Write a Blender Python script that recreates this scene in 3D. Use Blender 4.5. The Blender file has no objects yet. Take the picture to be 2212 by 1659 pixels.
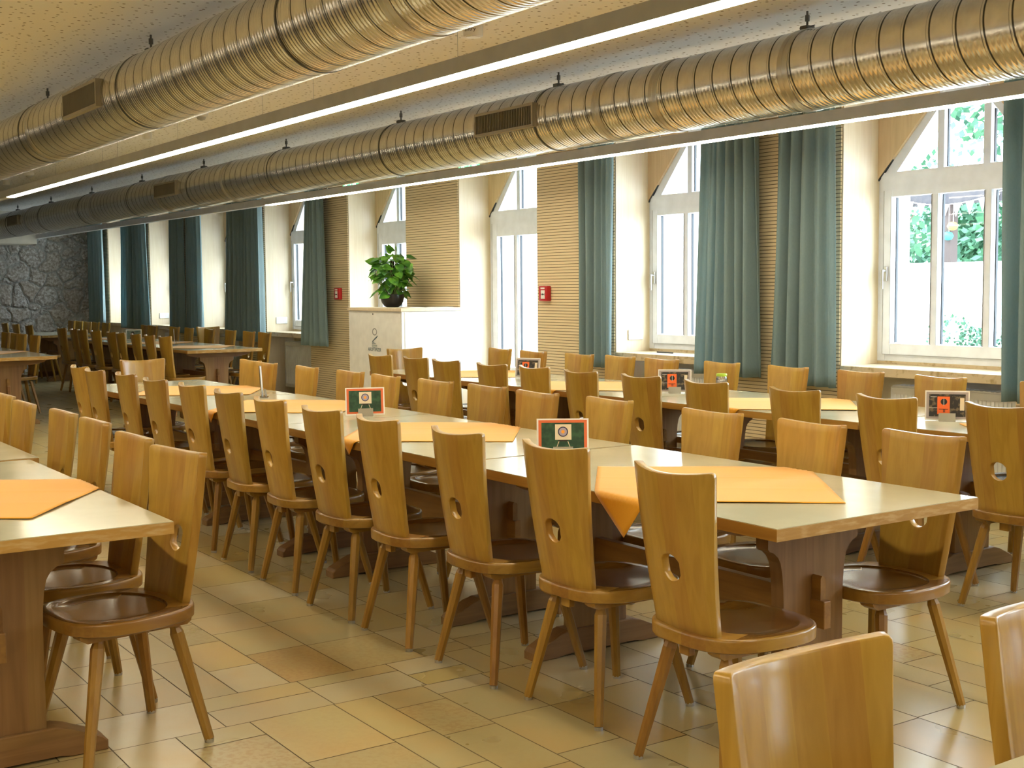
import bpy, bmesh, math, random
from mathutils import Vector, Matrix
random.seed(11)
S = bpy.context.scene
COL = S.collection
PI = math.pi

# ------------------------------------------------------------------ camera
H = 1.42
F_PX = 2745.4
yaw, pitch, roll = 0.59495972, 0.07561553, -0.0084673
fw = Vector((-math.cos(yaw)*math.cos(pitch), math.sin(yaw)*math.cos(pitch), -math.sin(pitch)))
rt = Vector((math.sin(yaw), math.cos(yaw), 0.0))
up = rt.cross(fw)
r2 = rt*math.cos(roll) + up*math.sin(roll)
u2 = up*math.cos(roll) - rt*math.sin(roll)
cam = bpy.data.cameras.new('camera')
cam.sensor_width = 36.0
cam.lens = F_PX/2212*36.0
cam.clip_start = 0.05
cam.clip_end = 200
camo = bpy.data.objects.new('camera', cam)
COL.objects.link(camo)
camo.matrix_world = Matrix(((r2.x, u2.x, -fw.x, 0), (r2.y, u2.y, -fw.y, 0), (r2.z, u2.z, -fw.z, H), (0, 0, 0, 1)))
S.camera = camo

# ------------------------------------------------------------------ world, exposure
w = bpy.data.worlds.new('world')
S.world = w
w.use_nodes = True
bgn = w.node_tree.nodes['Background']
bgn.inputs[0].default_value = (0.70, 0.86, 1.0, 1)
bgn.inputs[1].default_value = 14.5
S.view_settings.view_transform = 'Standard'
S.view_settings.look = 'None'
S.view_settings.exposure = 0.6
S.view_settings.gamma = 1.0
S.view_settings.use_curve_mapping = False
S.cycles.use_denoising = True
S.cycles.max_bounces = 10
S.cycles.diffuse_bounces = 4
S.cycles.glossy_bounces = 3
S.cycles.transmission_bounces = 4
S.cycles.transparent_max_bounces = 8
S.cycles.sample_clamp_indirect = 12.0
S.cycles.caustics_reflective = False
S.cycles.caustics_refractive = False
STRIP_E = 26.0          # strength of the lit diffusers
STRIP_C = (1.0, 0.89, 0.66)
SUN_E = 1.0

# openings of the window wall: far edge x of each
W = 6.8                 # face of the piers
WIN_Y = 7.17            # plane of the window frames
OPEN_W = 1.36
CEIL = 2.79
XF = [1.48, -1.0, -3.5, -5.985, -8.46, -10.97, -13.42, -15.86, -18.20, -20.56, -22.80]  # first three openings lie out of view, added for their daylight
DOORS = (-10.97, -13.42)
for k, xf in enumerate(XF):
    l = bpy.data.lights.new('daylight_portal', 'AREA')
    l.shape = 'RECTANGLE'; l.size = 1.30; l.size_y = 1.9
    l.cycles.is_portal = True
    o = bpy.data.objects.new('daylight_portal', l); COL.objects.link(o)
    o.location = (xf+OPEN_W/2, 7.34, 1.75)
    o.rotation_euler = (-PI/2, 0, 0)
sl = bpy.data.lights.new('sun', 'SUN'); sl.energy = SUN_E; sl.angle = 0.03; sl.color = (1, 0.96, 0.9)
so = bpy.data.objects.new('sun', sl); COL.objects.link(so)
so.rotation_euler = Vector((0.35, 0.75, -1.0)).to_track_quat('-Z', 'Y').to_euler()

# ------------------------------------------------------------------ material helpers
def mat(name):
    m = bpy.data.materials.new(name); m.use_nodes = True
    nt = m.node_tree
    return m, nt, nt.nodes['Principled BSDF']
def N(nt, t, **kw):
    n = nt.nodes.new(t)
    for k, v in kw.items(): setattr(n, k, v)
    return n
def L(nt, a, b): nt.links.new(a, b)
def math_n(nt, op, a, b=None, c=None):
    n = N(nt, 'ShaderNodeMath', operation=op)
    for i, v in enumerate((a, b, c)):
        if v is None: continue
        if isinstance(v, (int, float)): n.inputs[i].default_value = v
        else: L(nt, v, n.inputs[i])
    return n.outputs[0]
def mixc(nt, f, a, b, bt='MIX'):
    n = N(nt, 'ShaderNodeMix', data_type='RGBA', blend_type=bt)
    for i, v in ((0, f), (6, a), (7, b)):
        if isinstance(v, (int, float)): n.inputs[i].default_value = v
        elif isinstance(v, tuple): n.inputs[i].default_value = v if len(v) == 4 else (*v, 1)
        else: L(nt, v, n.inputs[i])
    return n.outputs[2]
def ramp(nt, f, stops):
    n = N(nt, 'ShaderNodeValToRGB')
    cr = n.color_ramp
    while len(cr.elements) < len(stops): cr.elements.new(0.5)
    for e, (p, c) in zip(cr.elements, stops):
        e.position = p; e.color = (*c, 1) if len(c) == 3 else c
    L(nt, f, n.inputs[0])
    return n.outputs[0]
def bump(nt, h, strength, dist, bsdf):
    b = N(nt, 'ShaderNodeBump'); b.inputs['Strength'].default_value = strength
    b.inputs['Distance'].default_value = dist
    L(nt, h, b.inputs['Height']); L(nt, b.outputs[0], bsdf.inputs['Normal'])
def simple(name, col, rough=0.5, metal=0.0, spec=0.5):
    m, nt, b = mat(name)
    b.inputs['Base Color'].default_value = (*col, 1)
    b.inputs['Roughness'].default_value = rough
    b.inputs['Metallic'].default_value = metal
    b.inputs['Specular IOR Level'].default_value = spec
    tc = N(nt, 'ShaderNodeTexCoord'); nz = N(nt, 'ShaderNodeTexNoise')
    nz.inputs['Scale'].default_value = 9.0; L(nt, tc.outputs['Object'], nz.inputs['Vector'])
    c = mixc(nt, 1.0, (*col, 1), ramp(nt, nz.outputs[0], [(0.3, (0.93,)*3), (0.7, (1.04,)*3)]), 'MULTIPLY')
    L(nt, c, b.inputs['Base Color'])
    return m
def emis(name, col, e):
    m, nt, b = mat(name)
    b.inputs['Base Color'].default_value = (0.8, 0.8, 0.8, 1)
    b.inputs['Emission Color'].default_value = (*col, 1)
    b.inputs['Emission Strength'].default_value = e
    return m

def wood(name, light, dark, grain='Z', across='X', board=0.055, rough=0.32, vary=0.25, coat=0.25, grime=0.0):
    """solid glued-lamella wood: grain runs along one object axis, boards are laid side by side along another"""
    m, nt, b = mat(name)
    tc = N(nt, 'ShaderNodeTexCoord'); sp = N(nt, 'ShaderNodeSeparateXYZ')
    L(nt, tc.outputs['Object'], sp.inputs[0])
    oi = N(nt, 'ShaderNodeObjectInfo')
    rnd = oi.outputs['Random']
    ax = {'X': 0, 'Y': 1, 'Z': 2}
    off = math_n(nt, 'MULTIPLY', rnd, 7.3)
    u = math_n(nt, 'ADD', math_n(nt, 'DIVIDE', sp.outputs[ax[across]], board), off)
    wn = N(nt, 'ShaderNodeTexWhiteNoise', noise_dimensions='1D')
    L(nt, math_n(nt, 'FLOOR', u), wn.inputs['W'])
    mp = N(nt, 'ShaderNodeMapping')
    sc = [26.0, 26.0, 26.0]; sc[ax[grain]] = 1.6
    mp.inputs['Scale'].default_value = sc
    cb = N(nt, 'ShaderNodeCombineXYZ')
    for i in range(3): L(nt, math_n(nt, 'MULTIPLY', wn.outputs[0], 9.0+i), cb.inputs[i])
    L(nt, tc.outputs['Object'], mp.inputs['Vector']); L(nt, cb.outputs[0], mp.inputs['Location'])
    nz = N(nt, 'ShaderNodeTexNoise'); nz.inputs['Scale'].default_value = 1.5
    nz.inputs['Detail'].default_value = 5; nz.inputs['Distortion'].default_value = 0.7
    L(nt, mp.outputs[0], nz.inputs['Vector'])
    base = mixc(nt, ramp(nt, nz.outputs[0], [(0.36, (0, 0, 0)), (0.72, (1, 1, 1))]), (*light, 1), (*dark, 1))
    tone = math_n(nt, 'ADD', 1.0-vary/2, math_n(nt, 'MULTIPLY', wn.outputs[0], vary))
    tone2 = math_n(nt, 'ADD', 0.80, math_n(nt, 'MULTIPLY', rnd, 0.30))
    t = math_n(nt, 'MULTIPLY', tone, tone2)
    hs = N(nt, 'ShaderNodeHueSaturation')
    L(nt, t, hs.inputs['Value']); L(nt, base, hs.inputs['Color'])
    L(nt, math_n(nt, 'ADD', 0.491, math_n(nt, 'MULTIPLY', wn.outputs[0], 0.014)), hs.inputs['Hue'])
    col = hs.outputs[0]
    if grime:
        g = N(nt, 'ShaderNodeTexNoise'); g.inputs['Scale'].default_value = 7; g.inputs['Detail'].default_value = 6
        mg = N(nt, 'ShaderNodeMapping'); mg.inputs['Scale'].default_value = (2, 2, 9)
        L(nt, tc.outputs['Object'], mg.inputs['Vector']); L(nt, mg.outputs[0], g.inputs['Vector'])
        col = mixc(nt, math_n(nt, 'MULTIPLY', ramp(nt, g.outputs[0], [(0.48, (0, 0, 0)), (0.66, (1, 1, 1))]), grime), col, (0.58, 0.43, 0.22))
    L(nt, col, b.inputs['Base Color'])
    b.inputs['Roughness'].default_value = rough
    b.inputs['Coat Weight'].default_value = coat
    b.inputs['Coat Roughness'].default_value = 0.18
    bump(nt, nz.outputs[0], 0.06, 0.002, b)
    return m

M = {}
HL, HD = (0.42, 0.248, 0.040), (0.34, 0.188, 0.026)
M['back'] = wood('honey_wood_backrest', HL, HD, 'Z', 'X', 0.062, 0.33, 0.14)
M['seat'] = wood('shade_browned_seat', (0.20, 0.096, 0.018), (0.14, 0.064, 0.012), 'Y', 'X', 0.09, 0.26, 0.18, 0.4)  # honey seat wood, browned further to carry the shade under the tables
M['rim'] = wood('honey_seat_rim', (0.34, 0.185, 0.031), (0.26, 0.13, 0.020), 'Y', 'X', 0.09, 0.30, 0.18, 0.3)
M['leg'] = wood('honey_wood_leg', (0.34, 0.185, 0.031), (0.26, 0.13, 0.020), 'Z', 'X', 0.5, 0.36, 0.15)
M['edge'] = wood('oak_edge', (0.44, 0.235, 0.050), (0.34, 0.165, 0.034), 'X', 'Z', 0.5, 0.4, 0.12, 0.1, 0.0)
M['edge_end'] = wood('worn_oak_edge', (0.44, 0.255, 0.060), (0.36, 0.195, 0.042), 'Y', 'Z', 0.5, 0.45, 0.12, 0.1, 0.55)
M['pedestal'] = wood('oak_pedestal', (0.31, 0.175, 0.065), (0.23, 0.124, 0.043), 'Z', 'Y', 0.12, 0.42, 0.16, 0.1)
M['stretch'] = wood('oak_stretcher', (0.27, 0.135, 0.034), (0.20, 0.093, 0.022), 'X', 'Z', 0.3, 0.4, 0.1, 0.1)
M['foot'] = wood('oak_foot', (0.25, 0.135, 0.050), (0.18, 0.092, 0.033), 'Y', 'Z', 0.3, 0.45, 0.1, 0.05)
M['birch'] = wood('birch_panel', (0.80, 0.69, 0.50), (0.74, 0.62, 0.42), 'Z', 'Y', 0.11, 0.5, 0.05, 0.0)
M['birch_diag'] = wood('birch_spandrel', (0.70, 0.54, 0.31), (0.62, 0.46, 0.25), 'Z', 'X', 0.3, 0.5, 0.05, 0.0)
M['steel'] = simple('steel_glide', (0.55, 0.55, 0.55), 0.3, 1.0)
M['white'] = simple('white_lacquer', (0.82, 0.83, 0.82), 0.35)
M['frame'] = simple('white_window_frame', (0.80, 0.84, 0.92), 0.4)
M['joint'] = simple('grey_joint_shadow', (0.33, 0.33, 0.33), 0.6)
M['gasket'] = simple('dark_gasket', (0.03, 0.035, 0.04), 0.6)
M['alu'] = simple('grey_aluminium', (0.64, 0.66, 0.70), 0.5, 0.0)
M['hanger'] = simple('dark_zinc', (0.12, 0.12, 0.11), 0.5, 0.5)
M['slot'] = simple('grey_slotted_plastic', (0.42, 0.41, 0.39), 0.5)
M['brushed'] = simple('brushed_steel', (0.50, 0.49, 0.45), 0.35, 1.0)
M['dark'] = simple('dark_plastic', (0.02, 0.02, 0.02), 0.5)
M['red'] = simple('signal_red', (0.50, 0.015, 0.02), 0.35)
M['plast'] = simple('white_plastic', (0.80, 0.79, 0.76), 0.4)
M['pot'] = simple('black_pot', (0.004, 0.004, 0.005), 0.35)
M['soil'] = simple('soil', (0.03, 0.02, 0.012), 0.9)
M['paper'] = simple('white_paper', (0.85, 0.83, 0.80), 0.6)
M['orange_paper'] = simple('orange_print', (0.75, 0.16, 0.05), 0.5)
M['orange_print'] = simple('bright_orange_print', (0.95, 0.17, 0.03), 0.5)
M['beige_print'] = simple('beige_print', (0.80, 0.68, 0.50), 0.6)
M['navy_print'] = simple('navy_print', (0.03, 0.03, 0.09), 0.6)
M['lilac_print'] = simple('lilac_print', (0.42, 0.36, 0.46), 0.6)
M['sun_print'] = simple('yellow_orange_print', (0.95, 0.38, 0.04), 0.6)
M['grey_print'] = simple('grey_mauve_print', (0.42, 0.36, 0.36), 0.6)
M['black_print'] = simple('black_print', (0.015, 0.013, 0.012), 0.6)
M['lettering'] = simple('blue_grey_lettering', (0.07, 0.14, 0.18), 0.5)
M['grey_mark'] = simple('grey_lettering', (0.22, 0.23, 0.23), 0.5)
M['lime'] = simple('lime_lid', (0.42, 0.62, 0.05), 0.4)
M['copper'] = simple('dark_wood_post', (0.045, 0.028, 0.022), 0.8)
M['teal_l'] = simple('teal_lantern', (0.02, 0.55, 0.60), 0.6)
M['orange_l'] = simple('orange_lantern', (0.95, 0.40, 0.03), 0.6)
M['exit'] = emis('exit_green', (0.02, 0.55, 0.25), 1.2)
M['exit_w'] = emis('exit_white', (0.9, 1.0, 0.95), 2.0)
M['lit'] = emis('lit_diffuser', STRIP_C, STRIP_E)
M['unlit'] = simple('unlit_diffuser', (0.80, 0.80, 0.80), 0.4)

def m_two_tone(name, a, b_, scale, rough=0.6, detail=6, lo=0.4, hi=0.6):
    m, nt, b = mat(name)
    tc = N(nt, 'ShaderNodeTexCoord'); nz = N(nt, 'ShaderNodeTexNoise')
    nz.inputs['Scale'].default_value = scale; nz.inputs['Detail'].default_value = detail
    L(nt, tc.outputs['Object'], nz.inputs['Vector'])
    L(nt, mixc(nt, ramp(nt, nz.outputs[0], [(lo, (0, 0, 0)), (hi, (1, 1, 1))]), a, b_), b.inputs['Base Color'])
    b.inputs['Roughness'].default_value = rough
    return m, nt, b, nz
# laminate top
m, nt, b, nz = m_two_tone('grey_yellow_laminate', (0.55, 0.52, 0.36), (0.51, 0.48, 0.33), 5.0, 0.22)
b.inputs['Coat Weight'].default_value = 0.35; b.inputs['Coat Roughness'].default_value = 0.12
M['laminate'] = m
m, nt, b, nz = m_two_tone('green_cloth_print', (0.012, 0.05, 0.025), (0.035, 0.10, 0.045), 30.0)
M['green_print'] = m
m, nt, b, nz = m_two_tone('dark_photo_print', (0.02, 0.017, 0.016), (0.16, 0.12, 0.07), 45.0, 0.5, 8, 0.5, 0.62)
M['photo_print'] = m
m, nt, b, nz = m_two_tone('pale_photo_print', (0.22, 0.26, 0.20), (0.10, 0.16, 0.13), 20.0)
M['pale_print'] = m
# travertine sill
m, nt, b, nz = m_two_tone('travertine', (0.62, 0.50, 0.32), (0.40, 0.29, 0.14), 22.0, 0.35, 8, 0.52, 0.70)
M['travertine'] = m
# cloth
m, nt, b = mat('orange_cloth')
tc = N(nt, 'ShaderNodeTexCoord'); nz = N(nt, 'ShaderNodeTexNoise'); nz.inputs['Scale'].default_value = 350
L(nt, tc.outputs['Object'], nz.inputs['Vector'])
L(nt, mixc(nt, nz.outputs[0], (0.83, 0.395, 0.016), (0.75, 0.34, 0.011)), b.inputs['Base Color'])
b.inputs['Roughness'].default_value = 0.85; b.inputs['Sheen Weight'].default_value = 0.3
bump(nt, nz.outputs[0], 0.3, 0.001, b)
M['cloth'] = m
# curtain
m, nt, b = mat('teal_curtain')
tc = N(nt, 'ShaderNodeTexCoord'); nz = N(nt, 'ShaderNodeTexNoise'); nz.inputs['Scale'].default_value = 160
mp = N(nt, 'ShaderNodeMapping'); mp.inputs['Scale'].default_value = (1, 1, 0.35)
L(nt, tc.outputs['Object'], mp.inputs['Vector']); L(nt, mp.outputs[0], nz.inputs['Vector'])
cc = mixc(nt, nz.outputs[0], (0.29, 0.39, 0.40), (0.21, 0.30, 0.315))
L(nt, cc, b.inputs['Base Color']); b.inputs['Roughness'].default_value = 0.85
b.inputs['Sheen Weight'].default_value = 0.2
tr = N(nt, 'ShaderNodeBsdfTranslucent'); tr.inputs[0].default_value = (0.24, 0.46, 0.50, 1)
mx = N(nt, 'ShaderNodeMixShader'); mx.inputs[0].default_value = 0.26
L(nt, b.outputs[0], mx.inputs[1]); L(nt, tr.outputs[0], mx.inputs[2])
L(nt, mx.outputs[0], nt.nodes['Material Output'].inputs[0])
M['curtain'] = m
# window glass: clear with a fresnel sheen
m, nt, b = mat('window_glass')
tp = N(nt, 'ShaderNodeBsdfTransparent'); gl = N(nt, 'ShaderNodeBsdfGlossy'); gl.inputs['Roughness'].default_value = 0.02
fr = N(nt, 'ShaderNodeFresnel'); fr.inputs[0].default_value = 1.35
mx = N(nt, 'ShaderNodeMixShader'); L(nt, fr.outputs[0], mx.inputs[0]); L(nt, tp.outputs[0], mx.inputs[1]); L(nt, gl.outputs[0], mx.inputs[2])
L(nt, mx.outputs[0], nt.nodes['Material Output'].inputs[0])
M['glass'] = m
m, nt, b = mat('clear_acrylic')
tp = N(nt, 'ShaderNodeBsdfTransparent'); tp.inputs[0].default_value = (0.86, 0.88, 0.88, 1)
gl = N(nt, 'ShaderNodeBsdfGlossy'); gl.inputs['Roughness'].default_value = 0.08
fr = N(nt, 'ShaderNodeFresnel'); fr.inputs[0].default_value = 1.7
mx = N(nt, 'ShaderNodeMixShader'); L(nt, math_n(nt, 'ADD', fr.outputs[0], 0.12), mx.inputs[0]); L(nt, tp.outputs[0], mx.inputs[1]); L(nt, gl.outputs[0], mx.inputs[2])
L(nt, mx.outputs[0], nt.nodes['Material Output'].inputs[0])
M['acrylic'] = m
# spiral duct
m, nt, b = mat('galvanised_spiral_duct')
tc = N(nt, 'ShaderNodeTexCoord'); sp = N(nt, 'ShaderNodeSeparateXYZ'); L(nt, tc.outputs['Object'], sp.inputs[0])
ang = math_n(nt, 'DIVIDE', math_n(nt, 'ARCTAN2', sp.outputs[1], sp.outputs[2]), 2*PI)
u = math_n(nt, 'ADD', math_n(nt, 'DIVIDE', sp.outputs[0], 0.137), ang)
fr_ = math_n(nt, 'FRACT', u)
seam = ramp(nt, fr_, [(0.0, (0, 0, 0)), (0.03, (1, 1, 1)), (0.09, (1, 1, 1)), (0.12, (0.0, 0.0, 0.0))])
ribs = math_n(nt, 'POWER', math_n(nt, 'ABSOLUTE', math_n(nt, 'SINE', math_n(nt, 'MULTIPLY', u, PI*5))), 3.0)
hgt = math_n(nt, 'ADD', math_n(nt, 'MULTIPLY', seam, 1.0), math_n(nt, 'MULTIPLY', ribs, 0.42))
bump(nt, hgt, 0.8, 0.004, b)
dk = ramp(nt, fr_, [(0.09, (1, 1, 1)), (0.115, (0.10, 0.10, 0.10)), (0.16, (0.10, 0.10, 0.10)), (0.185, (1, 1, 1))])
nz = N(nt, 'ShaderNodeTexNoise'); nz.inputs['Scale'].default_value = 14; nz.inputs['Detail'].default_value = 6
L(nt, tc.outputs['Object'], nz.inputs['Vector'])
c0 = mixc(nt, ramp(nt, nz.outputs[0], [(0.35, (0, 0, 0)), (0.65, (1, 1, 1))]), (0.80, 0.78, 0.72), (0.68, 0.66, 0.61))
L(nt, mixc(nt, 1.0, c0, dk, 'MULTIPLY'), b.inputs['Base Color'])
b.inputs['Metallic'].default_value = 0.9
L(nt, math_n(nt, 'ADD', 0.18, math_n(nt, 'MULTIPLY', nz.outputs[0], 0.10)), b.inputs['Roughness'])
M['duct'] = m
# perforated ceiling
m, nt, b = mat('perforated_plaster')
tc = N(nt, 'ShaderNodeTexCoord')
def dots(scale, radius, off):
    mp = N(nt, 'ShaderNodeMapping'); mp.inputs['Location'].default_value = (off, off*1.7, 0)
    L(nt, tc.outputs['Object'], mp.inputs['Vector'])
    v = N(nt, 'ShaderNodeTexVoronoi', voronoi_dimensions='2D'); v.inputs['Scale'].default_value = scale
    v.inputs['Randomness'].default_value = 0.85
    L(nt, mp.outputs[0], v.inputs['Vector'])
    return ramp(nt, v.outputs['Distance'], [(radius*0.8, (0, 0, 0)), (radius, (1, 1, 1))])
d1 = dots(11.0, 0.098, 0.0); d2 = dots(10.0, 0.064, 3.3)
dd = mixc(nt, 1.0, d1, mixc(nt, 0.8, (1, 1, 1, 1), d2), 'MULTIPLY')
L(nt, mixc(nt, dd, (0.30, 0.25, 0.18), (0.86, 0.84, 0.80)), b.inputs['Base Color'])
b.inputs['Roughness'].default_value = 0.9
M['ceiling'] = m
# ribbed acoustic panel: horizontal grooves every 26 mm
m, nt, b = mat('grooved_birch_panel')
tc = N(nt, 'ShaderNodeTexCoord'); sp = N(nt, 'ShaderNodeSeparateXYZ'); L(nt, tc.outputs['Object'], sp.inputs[0])
f = math_n(nt, 'FRACT', math_n(nt, 'DIVIDE', sp.outputs[2], 0.0262))
g = ramp(nt, f, [(0.0, (0, 0, 0)), (0.13, (0, 0, 0)), (0.19, (1, 1, 1)), (0.97, (1, 1, 1))])
mp = N(nt, 'ShaderNodeMapping'); mp.inputs['Scale'].default_value = (1.2, 1.2, 40)
nz = N(nt, 'ShaderNodeTexNoise'); nz.inputs['Scale'].default_value = 2; nz.inputs['Detail'].default_value = 4
L(nt, tc.outputs['Object'], mp.inputs['Vector']); L(nt, mp.outputs[0], nz.inputs['Vector'])
wc = mixc(nt, nz.outputs[0], (0.80, 0.66, 0.42), (0.72, 0.57, 0.34))
L(nt, mixc(nt, g, (0.10, 0.06, 0.025), wc), b.inputs['Base Color'])
b.inputs['Roughness'].default_value = 0.55
bump(nt, g, 0.7, 0.004, b)
M['ribbed'] = m
# rubble stone wall
m, nt, b = mat('rubble_stone')
tc = N(nt, 'ShaderNodeTexCoord')
nz = N(nt, 'ShaderNodeTexNoise'); nz.inputs['Scale'].default_value = 3.0; nz.inputs['Detail'].default_value = 3
L(nt, tc.outputs['Object'], nz.inputs['Vector'])
wv = mixc(nt, 0.16, tc.outputs['Object'], nz.outputs['Color'], 'LINEAR_LIGHT')
mp = N(nt, 'ShaderNodeMapping'); mp.inputs['Scale'].default_value = (1, 1, 1.15); L(nt, wv, mp.inputs['Vector'])
ve = N(nt, 'ShaderNodeTexVoronoi', feature='DISTANCE_TO_EDGE'); ve.inputs['Scale'].default_value = 3.1
vc = N(nt, 'ShaderNodeTexVoronoi'); vc.inputs['Scale'].default_value = 3.1
L(nt, mp.outputs[0], ve.inputs['Vector']); L(nt, mp.outputs[0], vc.inputs['Vector'])
n2 = N(nt, 'ShaderNodeTexNoise'); n2.inputs['Scale'].default_value = 22; n2.inputs['Detail'].default_value = 8; n2.inputs['Roughness'].default_value = 0.7
L(nt, tc.outputs['Object'], n2.inputs['Vector'])
stone = mixc(nt, ramp(nt, n2.outputs[0], [(0.40, (0, 0, 0)), (0.62, (1, 1, 1))]), (0.34, 0.31, 0.29), (0.90, 0.92, 0.94))
tint = N(nt, 'ShaderNodeSeparateColor'); L(nt, vc.outputs['Color'], tint.inputs[0])
stone = mixc(nt, math_n(nt, 'MULTIPLY', tint.outputs[0], 0.4), stone, (0.50, 0.42, 0.34))
mort = ramp(nt, ve.outputs['Distance'], [(0.03, (0, 0, 0)), (0.07, (1, 1, 1))])
L(nt, mixc(nt, mort, (0.50, 0.52, 0.52), stone), b.inputs['Base Color'])
b.inputs['Roughness'].default_value = 0.95
hh = math_n(nt, 'ADD', ramp(nt, ve.outputs['Distance'], [(0.0, (0, 0, 0)), (0.16, (1, 1, 1))]), math_n(nt, 'MULTIPLY', n2.outputs[0], 0.5))
bump(nt, hh, 1.0, 0.05, b)
M['stone'] = m
# stone floor tiles, tone per tile in the 'tile' attribute
m, nt, b = mat('limestone_tiles')
at = N(nt, 'ShaderNodeAttribute', attribute_name='tile'); sc_ = N(nt, 'ShaderNodeSeparateColor')
L(nt, at.outputs['Color'], sc_.inputs[0])
tc = N(nt, 'ShaderNodeTexCoord')
av = N(nt, 'ShaderNodeVectorMath', operation='ADD')
mulv = N(nt, 'ShaderNodeVectorMath', operation='SCALE'); mulv.inputs['Scale'].default_value = 17.0
L(nt, at.outputs['Color'], mulv.inputs[0]); L(nt, tc.outputs['Object'], av.inputs[0]); L(nt, mulv.outputs[0], av.inputs[1])
n1 = N(nt, 'ShaderNodeTexNoise'); n1.inputs['Scale'].default_value = 3.2; n1.inputs['Detail'].default_value = 3
n3 = N(nt, 'ShaderNodeTexNoise'); n3.inputs['Scale'].default_value = 55; n3.inputs['Detail'].default_value = 6
L(nt, av.outputs[0], n1.inputs['Vector']); L(nt, av.outputs[0], n3.inputs['Vector'])
tcol = ramp(nt, sc_.outputs[0], [(0.0, (0.40, 0.335, 0.165)), (0.35, (0.48, 0.395, 0.18)), (0.6, (0.47, 0.355, 0.125)), (0.8, (0.53, 0.475, 0.31)), (1.0, (0.36, 0.255, 0.085))])
c1 = mixc(nt, ramp(nt, n1.outputs[0], [(0.42, (0, 0, 0)), (0.92, (1, 1, 1))]), tcol, (0.52, 0.34, 0.12))
speck = math_n(nt, 'MULTIPLY', ramp(nt, n3.outputs[0], [(0.44, (0, 0, 0)), (0.62, (1, 1, 1))]), math_n(nt, 'MULTIPLY', math_n(nt, 'POWER', sc_.outputs[1], 3.0), 0.55))
c2 = mixc(nt, speck, c1, (0.34, 0.19, 0.06))
L(nt, c2, b.inputs['Base Color'])
L(nt, math_n(nt, 'ADD', 0.24, math_n(nt, 'MULTIPLY', n1.outputs[0], 0.10)), b.inputs['Roughness'])
M['tile'] = m
M['grout'] = simple('grout', (0.16, 0.12, 0.07), 0.8)
M['plaster'] = simple('cream_plaster', (0.78, 0.74, 0.64), 0.9)
M['darkwall'] = simple('darkened_unseen_wall', (0.30, 0.22, 0.13), 0.7)  # for walls out of view, coloured dark to cut bounced light
M['niche'] = simple('dark_niche', (0.16, 0.14, 0.12), 0.8)
m, nt, b = mat('pothos_leaf')
tc = N(nt, 'ShaderNodeTexCoord'); nz = N(nt, 'ShaderNodeTexNoise'); nz.inputs['Scale'].default_value = 11
L(nt, tc.outputs['Object'], nz.inputs['Vector'])
L(nt, mixc(nt, ramp(nt, nz.outputs[0], [(0.4, (0, 0, 0)), (0.62, (1, 1, 1))]), (0.025, 0.12, 0.022), (0.15, 0.36, 0.035)), b.inputs['Base Color'])
b.inputs['Roughness'].default_value = 0.35
tr = N(nt, 'ShaderNodeBsdfTranslucent'); tr.inputs[0].default_value = (0.16, 0.42, 0.03, 1)
mx = N(nt, 'ShaderNodeMixShader'); mx.inputs[0].default_value = 0.28
L(nt, b.outputs[0], mx.inputs[1]); L(nt, tr.outputs[0], mx.inputs[2]); L(nt, mx.outputs[0], nt.nodes['Material Output'].inputs[0])
M['leaf'] = m
M['stem'] = simple('pale_stem', (0.30, 0.36, 0.14), 0.6)
m, nt, b, nz = m_two_tone('tree_foliage', (0.012, 0.065, 0.030), (0.05, 0.15, 0.065), 1.2, 0.7)
M['foliage'] = m
M['bark'] = simple('bark', (0.12, 0.09, 0.06), 0.9)
m, nt, b, nz = m_two_tone('outside_render', (0.80, 0.80, 0.78), (0.66, 0.66, 0.64), 1.5, 0.9)
M['render'] = m
m, nt, b, nz = m_two_tone('courtyard_gravel', (0.62, 0.60, 0.56), (0.50, 0.48, 0.44), 30, 0.9)
M['gravel'] = m
m, nt, b, nz = m_two_tone('weathered_beam', (0.022, 0.020, 0.024), (0.042, 0.035, 0.035), 6, 0.9)
M['beam'] = m
M['grey_box'] = simple('white_radiator', (0.72, 0.72, 0.70), 0.4)

# ------------------------------------------------------------------ mesh helpers
def new_obj(name, bm, mats, parent=None, smooth=False, angle=None):
    me = bpy.data.meshes.new(name)
    bmesh.ops.recalc_face_normals(bm, faces=bm.faces)
    bm.to_mesh(me); bm.free()
    if not isinstance(mats, (list, tuple)): mats = [mats]
    for mm in mats: me.materials.append(mm)
    if smooth:
        me.polygons.foreach_set('use_smooth', [True]*len(me.polygons))
        if angle: me.set_sharp_from_angle(angle=math.radians(angle))
    o = bpy.data.objects.new(name, me); COL.objects.link(o)
    if parent: o.parent = parent
    return o
def tag(o, label=None, cat=None, group=None, kind=None):
    if label: o['label'] = label
    if cat: o['category'] = cat
    if group: o['group'] = group
    if kind: o['kind'] = kind
    return o
def empty(name, loc=(0, 0, 0), rz=0.0):
    o = bpy.data.objects.new(name, None); o.empty_display_size = 0.1
    COL.objects.link(o); o.location = loc; o.rotation_euler = (0, 0, rz)
    return o
def box(bm, x0, x1, y0, y1, z0, z1, mi=0, bev=0.0):
    vs = [bm.verts.new((x, y, z)) for z in (z0, z1) for y in (y0, y1) for x in (x0, x1)]
    fs = [(0, 2, 3, 1), (4, 5, 7, 6), (0, 1, 5, 4), (2, 6, 7, 3), (0, 4, 6, 2), (1, 3, 7, 5)]
    faces = []
    for f in fs:
        ff = bm.faces.new([vs[i] for i in f]); ff.material_index = mi; faces.append(ff)
    if bev:
        es = list({e for f in faces for e in f.edges})
        bmesh.ops.bevel(bm, geom=es, offset=bev, segments=2, affect='EDGES', profile=0.5)
    return faces
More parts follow.
